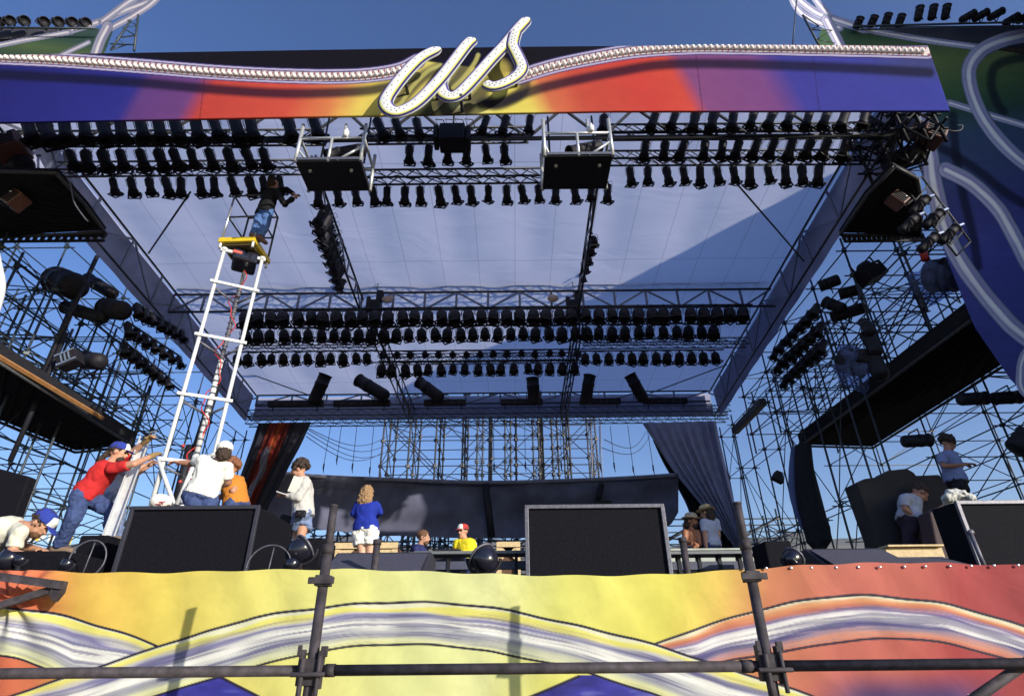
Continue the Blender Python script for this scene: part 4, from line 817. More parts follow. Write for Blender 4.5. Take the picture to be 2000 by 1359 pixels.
# lamps wrapped in clear plastic
PL = bpy.data.materials.new('plastic_sheet'); PL.use_nodes = True; t = PL.node_tree; N = t.nodes; N.remove(N['Principled BSDF']); mx = N.new('ShaderNodeMixShader'); tp_ = N.new('ShaderNodeBsdfTransparent'); gl = N.new('ShaderNodeBsdfDiffuse'); gl.inputs[0].default_value = (.20, .25, .5, 1); tp_.inputs[0].default_value = (.75, .8, .95, 1)
nn = N.new('ShaderNodeTexNoise'); nn.inputs['Scale'].default_value = 9; nm_ = N.new('ShaderNodeMath'); nm_.operation = 'MULTIPLY'; nm_.inputs[1].default_value = .62; t.links.new(nn.outputs[0], nm_.inputs[0]); t.links.new(nm_.outputs[0], mx.inputs[0]); t.links.new(tp_.outputs[0], mx.inputs[1]); t.links.new(gl.outputs[0], mx.inputs[2]); t.links.new(mx.outputs[0], N['Material Output'].inputs[0])
def bag(x, y, Y, rx, rz, label, body):
    p = atY(x, y, Y); vs = []; n, mrow = 22, 14
    for k in range(mrow+1):
        for i in range(n):
            a = 2*math.pi*i/n; b = math.pi*k/mrow; d = V(math.cos(a)*math.sin(b), math.sin(a)*math.sin(b), math.cos(b)); s = 1+.55*noise.noise(d*1.6+V(x*.01, y*.013, 0))+.16*abs(noise.noise(d*4+V(x*.01, 3, 0)))
            vs.append(p+V(d.x*rx*s, d.y*rx*s, d.z*rz*s))
    obj1('plastic_bag', MB().add(vs, [(k*n+i, k*n+(i+1) % n, (k+1)*n+(i+1) % n, (k+1)*n+i) for k in range(mrow) for i in range(n)], True), PL, label, 'plastic cover')
drum(atY(1812, 540, 10.4), atY(1865, 535, 10), .36, 'large dark follow spotlight wrapped in plastic beside the painted wing', LAMP); bag(1822, 550, 10.3, .42, .36, 'crumpled clear plastic around the spotlight beside the painted wing', None)
drum(atY(1640, 700, 11.6), atY(1690, 712, 11.3), .30, 'dark spotlight in a plastic cover above the right walkway', LAMP); bag(1668, 716, 11.5, .40, .46, 'crumpled blue plastic cover over the spotlight above the right walkway', None)
boxlamp(1690, 705, 11.2, .42, .5, 'slatted dark lamp box beside the plastic covered spotlight', LAMP)
for i, (x, y, x2, y2) in enumerate(((1700, 690, 1722, 735), (1694, 655, 1712, 690), (1688, 630, 1700, 650))): gear_drum(x, y, 11, x2, y2, 0, .17-.03*i, 'black lamp stacked above the right walkway, %s from below' % ordw(i), group='lamps stacked above the right walkway')
for i, (x, y, x2, y2) in enumerate(((1612, 590, 1648, 604), (1640, 575, 1680, 565), (1600, 560, 1640, 545), (1625, 620, 1690, 600))): gear_drum(x, y, 12.5, x2, y2, 0, .15, 'black lamp in the knot left of the drum box, %s' % ('lower left', 'upper right', 'topmost', 'lowest')[i], group='knot of lamps in the right scaffolding')
for i, (x, y) in enumerate(((1790, 862), (1900, 780), (1965, 778), (1782, 835))):
    if i == 3: continue
    p = atY(x, y, 10.8 if i else 11.5); drum(p+V(-.28, 0, 0), p+V(.28, 0, .03), .13, ('short black lamp hanging under the walkway, left one above the dark cabinet', 'short black lamp hanging under the walkway, near the painted wing', 'black lamp at the right edge under the walkway')[i], LAMP, 'lamps under the right walkway', 'hang')
drum(atY(1985, 880, 9.5), atY(2012, 850, 9.4), .2, 'dark lamp cut by the right picture edge behind the standing man', LAMP)
for i, (x, y) in enumerate(((1795, 405), (1822, 432), (1852, 462), (1775, 440), (1812, 478))):
    p = atY(x, y, 8.5); root = drum(p+V(-.2, 0, -.14), p+V(.14, -.1, .14), .085, 'black lamp with a bright cap on the small ladder frame, %s from the top' % ordw(i), LAMP, 'lamps on the ladder frame at the painted wing', 'clamp_lamp')
    MB().box(p+V(.2, -.12, .16), (.16, .05, .035), Matrix.Rotation(-.4, 3, 'Y')).build('bright_cap', GLINT, root)
a, b, c, d = atY(1800, 345, 8.5), atY(1895, 472, 8.5), atY(1775, 375, 8.5), atY(1868, 500, 8.5); root = thing('lamp_ladder', 'thin slanting ladder frame hanging in front of the painted wing', 'ladder frame', tuple(a))
MB().tube(a, b, .02, 6).tube(c, d, .02, 6).build('rail', STEEL, root); mb = MB()
for k in range(8): mb.tube(a.lerp(b, k/7), c.lerp(d, k/7), .014, 5)
mb.build('rung', STEEL, root)
obj1('loose_cable', MB().path([atY(x, y, 8.2) for x, y in crv([(1812, 218), (1830, 240), (1855, 255), (1875, 255), (1880, 246), (1870, 245)])], .012, 5), STEEL, 'thin cable curling out from under the right end of the fascia', 'cable')
obj1('loose_cable', MB().path([atY(x, y, 8.2) for x, y in crv([(98, 288), (115, 335), (135, 355), (145, 395), (165, 425), (172, 432)])], .013, 6), GREYM, 'frayed grey rope across the front left corner of the roof', 'rope')
# lamp rows along pipes in the wings
k_ = 0
for sd, rows_ in (('left', (((262, 605), (350, 655)), ((244, 642), (345, 705)), ((236, 680), (322, 745)))), ('right', (((1600, 605), (1520, 688)), ((1608, 642), (1528, 712)), ((1614, 676), (1540, 742))))):
    for ri, (a, b) in enumerate(rows_):
        for i in range(7):
            t = i/6; p = atY(a[0]+(b[0]-a[0])*t, a[1]+(b[1]-a[1])*t, 12.2+3.4*t); s = -1 if sd == 'right' else 1
            place('can', p+V(0, 0, .16), p+V(.22*s, -.05, -.22), 'black side lamp, %s along the %s slanting row in the %s scaffolding' % (ordw(i), ('upper', 'middle', 'lower')[ri], sd), 'side lamps in the %s scaffolding' % sd, .55)
        p, q = atY(*a, 12.2), atY(*b, 15.6); obj1('side_pipe', MB().tube(p+V(0, 0, .2), q+V(0, 0, .2), .03, 6), STW, 'pipe carrying the %s slanting row of side lamps in the %s scaffolding' % (('upper', 'middle', 'lower')[ri], sd), 'pipe', 'pipes of the side lamp rows')
a, b = atY(1435, 842, 19), atY(1490, 784, 16); obj1('slanting_beam', MB().box((a+b)/2, (.22, (b-a).length, .22), (b-a).to_track_quat('Y', 'Z').to_matrix()), DKTR, 'short grey box beam floating between the right curtain and the scaffolding', 'beam', bevel=.02)
p = atY(1519, 930, 14); obj1('hanging_loudspeaker', MB().prism([p+V(-.12, 0, -.02), p+V(.02, 0, .16), p+V(.15, 0, .10), p+V(.12, 0, -.16)], (0, .2, 0)), BLACK, 'tiny dark box hanging on a line in the right scaffolding', 'box')
# dark slanting poles beside the lift
for i, (a, b) in enumerate((((382, 880), (425, 745)), ((340, 1000), (372, 870)), ((60, 780), (190, 500)), ((20, 900), (130, 650)))):
    p, q = atY(*a, 11.5), atY(*b, 11.5); obj1('slanting_pole', MB().tube(p, q, .09 if i < 2 else .05, 8), BLACK, ('thick dark pole behind the right leg of the lift', 'dark pole behind the foot of the lift', 'upper dark pole leaning in the left scaffolding', 'lower dark pole leaning in the left scaffolding')[i], 'pole', 'dark slanting poles on the left')
# ------------------------------------------------------------------ lamps on top of the wings
obj1('upper_deck', MB().box(((atY(1690, 66, 9.75)+atY(2080, 88, 9.75))/2)+V(0, 1.2, .25), (4.0, 2.2, 1.0)), mat('deck_side', (.035, .035, .05), .8), 'dark flat deck edge above the right painted wing', 'deck')
obj1('upper_deck', MB().box(((atY(-60, 70, 9.75)+atY(120, 66, 9.75))/2)+V(-.6, 1.2, .22), (3.6, 2.2, .5)), MC['deck_side'], 'dark flat deck edge above the left painted wing', 'deck')
for i, (x, y, L) in enumerate(((1675, 45, .4), (1703, 42, .4), (1731, 40, .5), (1757, 42, .5), (1795, 30, .7), (1822, 28, .7), (1848, 27, .7), (1880, 30, .6), (1905, 28, .6), (1935, 26, .6), (1965, 36, .5), (1990, 32, .6))):
    p = atY(x-3, y+10, 9.5); drum(p, p+V(.10, -.15, L*.5) if i < 7 else p+V(.35, -.1, .16), .10, 'dark lamp on the rail above the right painted wing, %s from the left' % ordw(i), LAMP, 'lamps above the right painted wing', 'floodlight', 'floodlight')
for i, (x, y) in enumerate(((0, 40), (22, 38), (50, 38), (88, 40), (116, 40), (143, 41), (169, 42))):
    p = atY(x-6, y+4, 9.6); drum(p, p+V(.20, -.1, -.12), .12, 'dark lamp on the rail above the left painted wing, %s from the left' % ordw(i), LAMP, 'lamps above the left painted wing', 'floodlight', 'floodlight')
a, b = atY(1668, 52, 9.4), atY(2060, 42, 9.4); obj1('upper_rail', MB().tube(a, b, .03, 6).tube(a+V(0, 0, -.15), b+V(0, 0, -.15), .02, 6), STW, 'tube rail carrying the lamps above the right wing', 'rail')
a, b = atY(-40, 54, 9.4), atY(190, 56, 9.4); obj1('upper_rail', MB().tube(a, b, .03, 6), STW, 'tube rail carrying the lamps above the left wing', 'rail')
a = atY(217, 98, 9.3); obj1('lattice_mast', MB().tube(a, atY(255, 40, 9.3), .03, 6).tube(atY(262, 100, 9.3), atY(270, 30, 9.3), .03, 6).path([atY(x, y, 9.3) for x, y in ((217, 98), (245, 88), (228, 75), (265, 70), (240, 55), (268, 50), (250, 40))], .022, 5).tube(atY(215, 86, 9.3), atY(262, 88, 9.3), .02, 5), STW, 'rusty lattice end behind the left painted wing', 'mast')
a = atY(1560, 25, 9.6); obj1('lattice_mast', MB().tube(atY(1556, 0, 9.6), atY(1548, 90, 9.6), .018, 6).tube(atY(1568, 30, 9.6), atY(1600, 90, 9.6), .03, 6).path([atY(x, y, 9.6) for x, y in ((1568, 30), (1600, 52), (1580, 58), (1625, 60), (1595, 78), (1630, 85))], .022, 5), STW, 'lattice struts behind the left edge of the right painted wing', 'mast')
p = atY(-6, 520, 8.0); obj1('painted_tube', MB().path([atY(x, y, 8.0) for x, y in crv([(-14, 470), (-4, 520), (2, 550), (0, 575), (-10, 610)])], .065, 10), MC['skirt_fabric'] if 0 else WHITE, 'white painted tube end cut by the left picture edge below the loading deck', 'tube')
p, q = atY(1798, 480, 10), atY(1808, 508, 10); root = thing('red_canister', 'small red canister with white bands hanging beside the right painted wing', 'canister', tuple(p)); MB().tube(p, q, .075, 12).build('body', REDC, root); MB().tube(p.lerp(q, .25), p.lerp(q, .38), .078, 12).tube(p.lerp(q, .38), p.lerp(q, .4), .076, 12).build('band', WHITE, root)
# ------------------------------------------------------------------ equipment along the stage edge
def crate_box(name, label, P, Y, depth, m, edge=None, cat='box', trim=True, xr=None):
    pts = [atY(x, y, Y) for x, y in P]; zb = DECK-.01; c = sum(pts, V(0, 0, 0))/len(pts); root = thing(name, label, cat, (c.x, Y, zb))
    x0 = min(p.x for p in pts); x1 = max(p.x for p in pts); z1 = max(p.z for p in pts)
    MB().box(((x0+x1)/2, Y+depth/2, (zb+z1)/2), (x1-x0, depth, z1-zb)).build('cabinet', m, root, .012)
    if edge:
        e = MB(); w = .035
        e.box(((x0+x1)/2, Y-.012, z1-w/2+.004), (x1-x0+.03, .03, w)); e.box((x0, Y-.013, (zb+z1)/2-.01), (w, .03, z1-zb-.02)); e.box((x1, Y-.013, (zb+z1)/2-.01), (w, .03, z1-zb-.02)); e.build('edge_frame', edge, root, .004)
    return root, x0, x1, z1
FM = mat('speaker_front', (.008, .008, .012), .8, 0, .3, 40, .1, .08)
crate_box('flight_case', 'big black case at the stage edge in front of the men by the lift', [(262, 990), (506, 990)], 5.3, .9, FM, mat('dark_edge', (.030, .030, .045), .6, .1))
crate_box('monitor_cabinet', 'large black cabinet with a worn grey frame in the middle of the stage edge', [(1028, 988), (1292, 985)], 5.25, .8, FM, GREYM)
crate_box('monitor_cabinet', 'large black cabinet with a worn grey frame cut by the right picture edge', [(1866, 979), (2120, 979)], 5.3, .35, FM, GREYM)
# slanting side of the first case
p = atY(538, 1022, 5.9); obj1('speaker_wedge', MB().prism([(p.x-.32, 5.75, DECK), (p.x-.30, 5.75, p.z+.14), (p.x+.03, 5.75, p.z-.02), (p.x+.02, 5.75, DECK)], (0, .6, 0)), FM, 'black slant topped cabinet right behind the big black case', 'speaker', bevel=.01)
def wedge(xa, xb, yt, Y, label, m, lean=-.35, name='monitor_wedge'):
    a, b = atY(xa, yt, Y+.4), atY(xb, yt, Y+.4); root = thing(name, label, 'monitor wedge', ((a.x+b.x)/2, Y, DECK))
    MB().prism([(a.x, Y, DECK), (a.x, Y+.45, a.z), (a.x, Y+.75, a.z-.02), (a.x, Y+.85, DECK)], (b.x-a.x, 0, 0)).build('cabinet', m, root, .015)
    MB().prism([(a.x+.03, Y-.006, DECK+.04), (a.x+.03, Y+.42, a.z-.02), (a.x+.03, Y+.40, a.z-.02), (a.x+.03, Y-.03, DECK+.04)], (b.x-a.x-.06, 0, 0)).build('grille', mat('grille_cloth', (.055, .055, .085), .85, 0, .15, 30), root); return root
wedge(655, 842, 1077, 4.75, 'slanted dark monitor cover at the stage edge before the woman in blue', MC.get('dark_edge')); wedge(1575, 1728, 1069, 4.8, 'slanted dark monitor cover right of the floor spotlight', MC['dark_edge']); wedge(1745, 1852, 1086, 4.9, 'low ribbed grey monitor before the dark cabinet', GREYM)
# small posts rising from the edge
for x, y, w in ((737, 1056, 'before the woman in blue'), (1333, 1052, 'right of the grey framed cabinet')):
    p = atY(x, y, 4.7); obj1('edge_post', MB().tube((p.x, 4.7, DECK-.3), p, .028, 10).tube((p.x, 4.7, p.z-.03), (p.x, 4.7, p.z+.01), .034, 10), RUST, 'short rusty tube end rising at the stage edge %s' % w, 'post', 'short tube ends at the stage edge')
# deck-edge beams
for xa, xb, y, Y, lb in ((812, 1030, 1082, 5.6, 'dark rail of the low table left of the grey framed cabinet'), (1303, 1500, 1082, 5.6, 'dark rail right of the grey framed cabinet')):
    a, b = atY(xa, y, Y), atY(xb, y, Y); root = thing('edge_rail', lb, 'rail', tuple((a+b)/2), 'rails at the stage edge'); MB().box((a+b)/2, (b.x-a.x, .25, .025)).build('top', mat('rail_top', (.14, .15, .16), .5), root); MB().box((a+b)/2-V(0, 0, .10), (b.x-a.x, .06, .07)).build('beam', mat('beam_blue', (.06, .065, .11), .6), root)
    for k in range(5): MB().box(a.lerp(b, (k+.5)/5)-V(0, 0, .10), (.03, .08, .18)).build('leg', BLACK, root)
for i, (xa, xb, y, Y) in enumerate(((1300, 1500, 1078, 7.5), (1712, 1820, 1071, 7.5))):
    a, b = atY(xa, y, Y), atY(xb, y, Y); obj1('riser_edge', MB().box((a+b)/2, (b.x-a.x, .5, .02)).box((a+b)/2-V(0, -.02, .12), (b.x-a.x, .4, .2)), WOOD if i else mat('pale_edge', (.4, .43, .38), .6), 'thin pale edge of a low riser %s' % ('under the dark cabinet on the right' if i else 'where two men in hats stand'), 'riser')
mat('gloss_black', (.012, .012, .022), .18, 0, .1, spec=.8)
def floor_lamp(x, y, Y, r, tilt, label, parts=2, hoop=True):
    p = atY(x, y, Y); root = thing('floor_spotlight', label, 'floor lamp', (p.x, Y, DECK)); M = Matrix.Translation(p) @ Matrix.Rotation(tilt, 4, 'Y') @ Matrix.Rotation(-.5, 4, 'X')
    MB().lathe([(0, -r*1.15), (r*.5, -r*1.05), (r*.85, -r*.7), (r, -r*.1), (r*1.02, r*.25), (r*.95, r*.27), (r*.9, 0), (0, -.1*r)], 26, M).build('housing', mat('gloss_black', (.012, .012, .022), .18, 0, .1, spec=.8), root)
    if hoop: MB().path([M @ V(math.cos(t)*r*1.05, math.sin(t)*r*1.05, r*.3) for t in np.linspace(0, 2*math.pi, 30)], .010, 6).build('rim', GREYM, root)
    y_ = MB().path([p+V(math.cos(t)*r*1.25, 0, math.sin(t)*r*1.2) for t in np.linspace(math.pi, 2*math.pi, 16)], .014, 6).tube(p-V(0, 0, r*1.2), (p.x, Y, DECK), .02, 6); y_.build('yoke', LAMP, root)
    if hoop: MB().box(M @ V(.15*r, -.62*r, -.72*r), (.035, .012, .02), M.to_3x3()).build('name_plate', WHITE, root)
    return root
floor_lamp(945, 1090, 4.75, .105, -.7, 'glossy black round lamp lying at the stage edge left of the centre'); floor_lamp(1548, 1090, 4.75, .07, .9, 'glossy black spotlight at the stage edge right of the right post'); floor_lamp(590, 1072, 4.8, .10, .8, 'glossy black spotlight beside the hoop at the stage edge'); floor_lamp(572, 1100, 4.6, .05, .2, 'small shiny black lamp ball at the stage edge by the hoop', hoop=False)
floor_lamp(20, 1090, 4.7, .08, .3, 'glossy black lamp at the lower left corner of the stage edge', hoop=False); floor_lamp(42, 1092, 4.65, .04, .3, 'small shiny lamp beside the glossy one at the lower left', hoop=False); floor_lamp(132, 1100, 4.6, .045, .2, 'small shiny lamp below the boot of the man in red', hoop=False)
for x, y, r, Y, lb in ((524, 1110, .175, 4.7, 'thin grey hoop standing beside the big black case'), (170, 1092, .145, 4.75, 'thin blue hoop under the foot of the man in red')):
    p = atY(x, y, Y); root = thing('hoop_stand', lb, 'hoop', (p.x, Y, DECK), 'hoops at the stage edge'); MB().path([p+V(math.cos(t)*r, 0, math.sin(t)*r) for t in np.linspace(0, 2*math.pi, 40)], .006, 6).build('ring', GREYM, root); MB().tube(p+V(r*.05, .02, r), p+V(-r*.1, .02, -r), .005, 6).build('spoke', GREYM, root)
crate_box('low_case', 'low black case at the left of the stage edge under the bending man', [(-60, 1078), (128, 1075)], 4.9, .6, FM); crate_box('low_case', 'black cube case between the hoop and the tall left post', [(598, 1052), (632, 1050)], 5.2, .4, FM)
crate_box('low_case', 'black box behind the floor spotlight right of the right post', [(1492, 1056), (1545, 1058)], 5.0, .3, FM)
crate_box('low_case', 'dark round topped box between the table rail and the white crate', [(846, 1072), (900, 1074)], 6.2, .6, BLACK)
root, x0, x1, z1 = crate_box('low_case', 'black case under the boot of the man in red', [(158, 1045), (212, 1048)], 5.9, .5, FM)
p = atY(10, 1000, 7.5); obj1('speaker_stack', MB().prism([(p.x-1.2, 7.6, DECK), (p.x-1.0, 7.6, atY(0, 908, 7.6).z+.1), (atY(57, 930, 7.6).x, 7.6, atY(57, 930, 7.6).z), (atY(15, 1060, 7.6).x, 7.6, DECK)], (0, .15, 0)), FM, 'black speaker stack at the left picture edge behind the bending man', 'speaker', bevel=.02)
# dark covered cabinet group on the right
q = [atY(x, y, 8.2) for x, y in ((1672, 942), (1690, 934), (1720, 930), (1735, 918), (1772, 914), (1786, 922), (1790, 928), (1836, 926), (1850, 948))]
obj1('covered_cabinet', MB().prism([(q[0].x+.12, 8.2, DECK)]+[tuple(a) for a in q]+[(q[-1].x+.35, 8.2, DECK)], (0, .35, 0)), mat('cover_dark', (.02, .017, .018), .85, 0, .3, 3, .3), 'dark covered cabinet with a stepped top behind the man in pale vest', 'cabinet', bevel=.03)
q = [atY(x, y, 7.4) for x, y in ((1815, 1000), (1840, 985), (1872, 985), (1900, 1000))]; obj1('dark_case', MB().prism([(q[0].x-.15, 7.4, DECK)]+[tuple(a) for a in q]+[(q[-1].x, 7.4, DECK)], (0, .25, 0)), mat('case_maroon', (.035, .015, .02), .7), 'maroon black case left of the framed cabinet on the right', 'case', bevel=.02)
a, b = atY(1896, 1042, 5.1), atY(1925, 1110, 5.1); obj1('leaning_pole', MB().tube((a.x, 5.1, a.z), (b.x, 5.1, b.z-.05), .018, 8).tube((a.x-.02, 5.1, a.z), (a.x+.02, 5.1, a.z+.02), .022, 8), GREYM, 'short grey pole leaning before the framed cabinet on the right', 'pole')
# wooden crates and frames further back
def frame_crate(xa, xb, yt, Y, label, m=WOOD):
    a, b = atY(xa, yt, Y), atY(xb, yt, Y); zb = DECK; h = a.z-zb; root = thing('wooden_crate', label, 'crate', ((a.x+b.x)/2, Y, zb), 'pale wooden crates at the back'); x0, x1 = a.x, b.x
    MB().box(((x0+x1)/2, Y, a.z-.05), (x1-x0, .04, .10)).box((x0+.05, Y, zb+h/2-.06), (.10, .04, h-.11)).box((x1-.05, Y, zb+h/2-.06), (.10, .04, h-.11)).build('frame', m, root)
    MB().prism([(x0+.1, Y-.01, a.z-.12), (x0+.35, Y-.01, a.z-.12), (x0+.1, Y-.01, a.z-.35)], (0, .02, 0)).prism([(x1-.1, Y-.01, a.z-.12), (x1-.35, Y-.01, a.z-.12), (x1-.1, Y-.01, a.z-.35)], (0, .02, 0)).build('gusset', m, root)
    MB().box(((x0+x1)/2, Y+.5, zb+h/2-.02), (x1-x0-.05, .9, h-.1)).build('inside_panel', mat('brown_board', (.11, .055, .03), .8), root)
frame_crate(655, 778, 1060, 10.5, 'long pale wooden crate behind the woman in white shorts'); frame_crate(545, 568, 1056, 9.5, 'small pale crate between the black cabinet and the man in the grey jacket'); frame_crate(970, 1016, 1058, 12, 'pale wooden crate left of the grey framed cabinet')
frame_crate(898, 922, 1058, 10.5, 'small white crate below the man in the yellow shirt', mat('pale_board', (.62, .58, .48), .7))
# far flags and stalls glimpsed at the far left
for i, (x, y, c) in enumerate(((52, 1052, (.75, .75, .72)), (62, 1054, (.8, .8, .78)), (70, 1052, (.75, .55, .08)), (82, 1050, (.72, .5, .08)), (99, 1052, (.8, .8, .78)), (133, 1058, (.78, .55, .1)))):
    p = atY(x, y, 60); obj1('pennant', MB().prism([p+V(-.35, 0, .5), p+V(.35, 0, .5), p+V(.28, 0, -.3), p+V(0, 0, -.1), p+V(-.25, 0, -.35)], (0, .03, 0)), mat('pennant%d' % (i % 3), c, .8), 'far off %s pennant seen under the left scaffolding, %s from the left' % ('yellow' if i in (2, 3, 5) else 'white', ordw(i)), 'pennant', 'pennants seen far off on the left')
# ------------------------------------------------------------------ the lift
ZP = 8.35
PA, PB, PC = atZ(425, 472, ZP), atZ(497, 470, ZP), atZ(527, 516, ZP); PD = PA+(PC-PB)
root = thing('personnel_lift', 'white tubular mast lift with a yellow platform reaching up to the lamps', 'lift', ((PA.x+PC.x)/2, (PA.y+PC.y)/2, DECK))
MB().prism([PA, PB, PC, PD], (0, 0, .10)).build('platform', [YEL], root, .01)
ce = (PA+PB+PC+PD)/4; MB().prism([tuple(ce+(p-ce)*.82+V(0, 0, -.012)) for p in (PA, PB, PC, PD)], (0, 0, -.03)).build('underside', mat('lift_under', (.09, .07, .03), .6), root)
MB().box(ce+V(.02, .05, -.17), (.42, .5, .24), Matrix.Rotation(.5, 3, 'Z')).build('motor_box', MC['gloss_black'], root, .05); MB().box(ce+V(.0, -.22, -.15), (.16, .05, .07), Matrix.Rotation(.5, 3, 'Z')).build('control', mat('control_red', (.45, .06, .04), .5), root, .01)
TL, TR = atZ(438, 489, ZP-.15), atZ(512, 507, ZP-.15); TM = ce+V(.02, .12, -.3)
for T in (TL, TR): MB().tube((T.x, T.y, DECK+.25), T, .031, 14).tube((T.x, T.y, T.z-.01), (T.x, T.y, T.z+.05), .05, 12).build('mast_tube', WHITE, root)
MB().box((TL+TR)/2, ((TR-TL).length+.12, .06, .06), (TR-TL).to_track_quat('X', 'Z').to_matrix()).build('top_bar', WHITE, root, .006)
def zat(px, py, T): return atY(px, py, T.y).z
mid = MB()
for y in (552, 655, 770, 897):
    z = zat(400, y, TL); a, b = V(TL.x, TL.y, z), V(TR.x, TR.y, z); e = (b-a).normalized()
    MB().box((a+b)/2-e.cross(V(0, 0, 1))*-.045, ((b-a).length+.16, .03, .052), (b-a).to_track_quat('X', 'Z').to_matrix()).build('rung', WHITE, root, .004)
    c = V(TM.x, TM.y, z-.2); MB().tube(a+V(0, 0, -.1), c, .02, 8).tube(b+V(0, 0, -.1), c, .02, 8).build('tie_bar', GREYM, root)
seg = [DECK+.3, DECK+2.2, DECK+3.9, TM.z]; 
for i in range(3): MB().tube((TM.x, TM.y, seg[i]), (TM.x, TM.y, seg[i+1]+.1), (.055, .043, .032)[i], 12).build('telescopic_tube', WHITE if i < 2 else CHROME, root)
pr = []
for k in range(44):
    z = DECK+.5+k*.115; r0 = .058 if z < seg[1] else .046; pr += [(r0-.012, z-.02), (r0, z-.016), (r0, z+.016), (r0-.012, z+.02)]
MB().lathe(pr, 12, Matrix.Translation((TM.x, TM.y, 0))).build('drive_chain', GREYM, root)
MB().path([V(TM.x+.09*math.sin(t*34)+.03*math.sin(t*91), TM.y-.06+.05*math.cos(t*34), DECK+.6+(TM.z-DECK-.7)*t) for t in np.linspace(0, 1, 260)], .010, 5).build('red_cable', REDC, root)
for x, y in ((348, 905), (352, 940), (358, 870)):
    p = atY(x, y, TL.y-.1); MB().lathe([(0, .03), (.03, 0), (0, -.03)], 8, Matrix.Translation(p)).build('red_connector', REDC, root)
J = atY(315, 901, TL.y-.05)
for a, b in (((310, 900), (340, 985)), ((382, 900), (345, 985)), ((395, 895), (440, 880))): p, q = atY(*a, TL.y-.05), atY(*b, TL.y-.05); MB().tube(p, q, .03, 10).build('outrigger', WHITE, root)
MB().box((TL.x+.5*(TR.x-TL.x), TL.y+.4, DECK+.2), (1.1, 1.1, .14), Matrix.Rotation(.3, 3, 'Z')).build('base', WHITE, root, .02)
# guard rails of the basket
H1 = .52; H2 = 1.05; ns = [PA+(ce-PA)*.12, PB+(ce-PB)*.1, PC+(ce-PC)*.12, PD+(ce-PD)*.12]; ns = [V(p.x, p.y, ZP+.1) for p in ns]
for p in ns: MB().tube(p, p+V(0, 0, H2), .02, 8).build('rail_post', CHROME if p is ns[0] or p is ns[1] else STEEL, root)
for h in (H1, H2):
    for i in range(4): MB().tube(ns[i]+V(0, 0, h), ns[(i+1) % 4]+V(0, 0, h), .017, 8).build('guard_rail', STEEL, root)
for p in ns: MB().tube(p+V(0, 0, -.22), p+V(0, 0, -.10), .025, 8).build('foot_stub', WHITE, root)
root = thing('aluminium_ladder', 'bright aluminium channel ladder leaning between the man in red and the lift', 'ladder', tuple(atY(235, 1045, 6.6)))
a, b = atY(222, 1052, 6.6), atY(292, 858, 7.3); R = (b-a).to_track_quat('Z', 'Y').to_matrix(); MB().box((a+b)/2, (.014, .10, (b-a).length), R).box((a+b)/2+R @ V(.055, -.05, 0), (.11, .014, (b-a).length), R).box((a+b)/2+R @ V(.11, 0, 0), (.014, .10, (b-a).length), R).build('channel', mat('aluminium', (.72, .72, .72), .35, .5, .1), root)
mb = MB()
for k in range(9): p = a.lerp(b, .06+k*.11)+R @ V(.055, -.06, 0); mb.lathe([(0, .006), (.016, .006), (.016, 0)], 8, Matrix.Translation(p) @ R.to_4x4() @ Matrix.Rotation(math.pi/2, 4, 'X'))
mb.build('rivet', BLACK, root); MB().path([b+V(-.02, 0, 0), b+V(-.03, 0, .10), b+V(.05, 0, .12), b+V(.06, 0, .02)], .012, 6).build('handle', CHROME, root)

# unseen shade blocks added off right, then the painted right wing carried outward
root = thing('shade_tower', 'unseen black tower added forward of the stage at the far right to shade it', 'loudspeaker tower', (13, 5, 0))
MB().box((13.0, 3.9, 5.3), (3.4, 3.2, 8.2)).build('shade_block', BLK2, root, .05); MB().box((17.75, 7.0, 10.5), (9.0, 2.8, 19)).build('shade_block', BLK2, root, .05)  # two out-of-view blocks, added and sized for the shade they cast
many(root, [((x, y, 0), (x, y, 10)) for x in (11.2, 13, 14.8) for y in (2.6, 7.2)], 'post', STEEL, .035)
root = thing('wing_extension', 'unseen outer part of the blue right wing cloth, extended to shade the stage', 'painted panel', (19, 9, 0))
a = atY(2450, 175, 9.6); MB().add([(a.x-.05, 9.62, 2.5), (25, 9.62, 2.5), (25, 9.62, 17), (a.x-.05, 9.62, a.z)], [(0, 1, 2, 3)]).build('cloth', mat('wing_blue', (.05, .06, .26), .8, 0, .2, 1), root)  # wing continued out of view so that it shades the curtain
many(root, [((x, 9.9, 0), (x, 9.9, 15)) for x in (15.5, 18.5, 22, 25)], 'post', STEEL, .04)
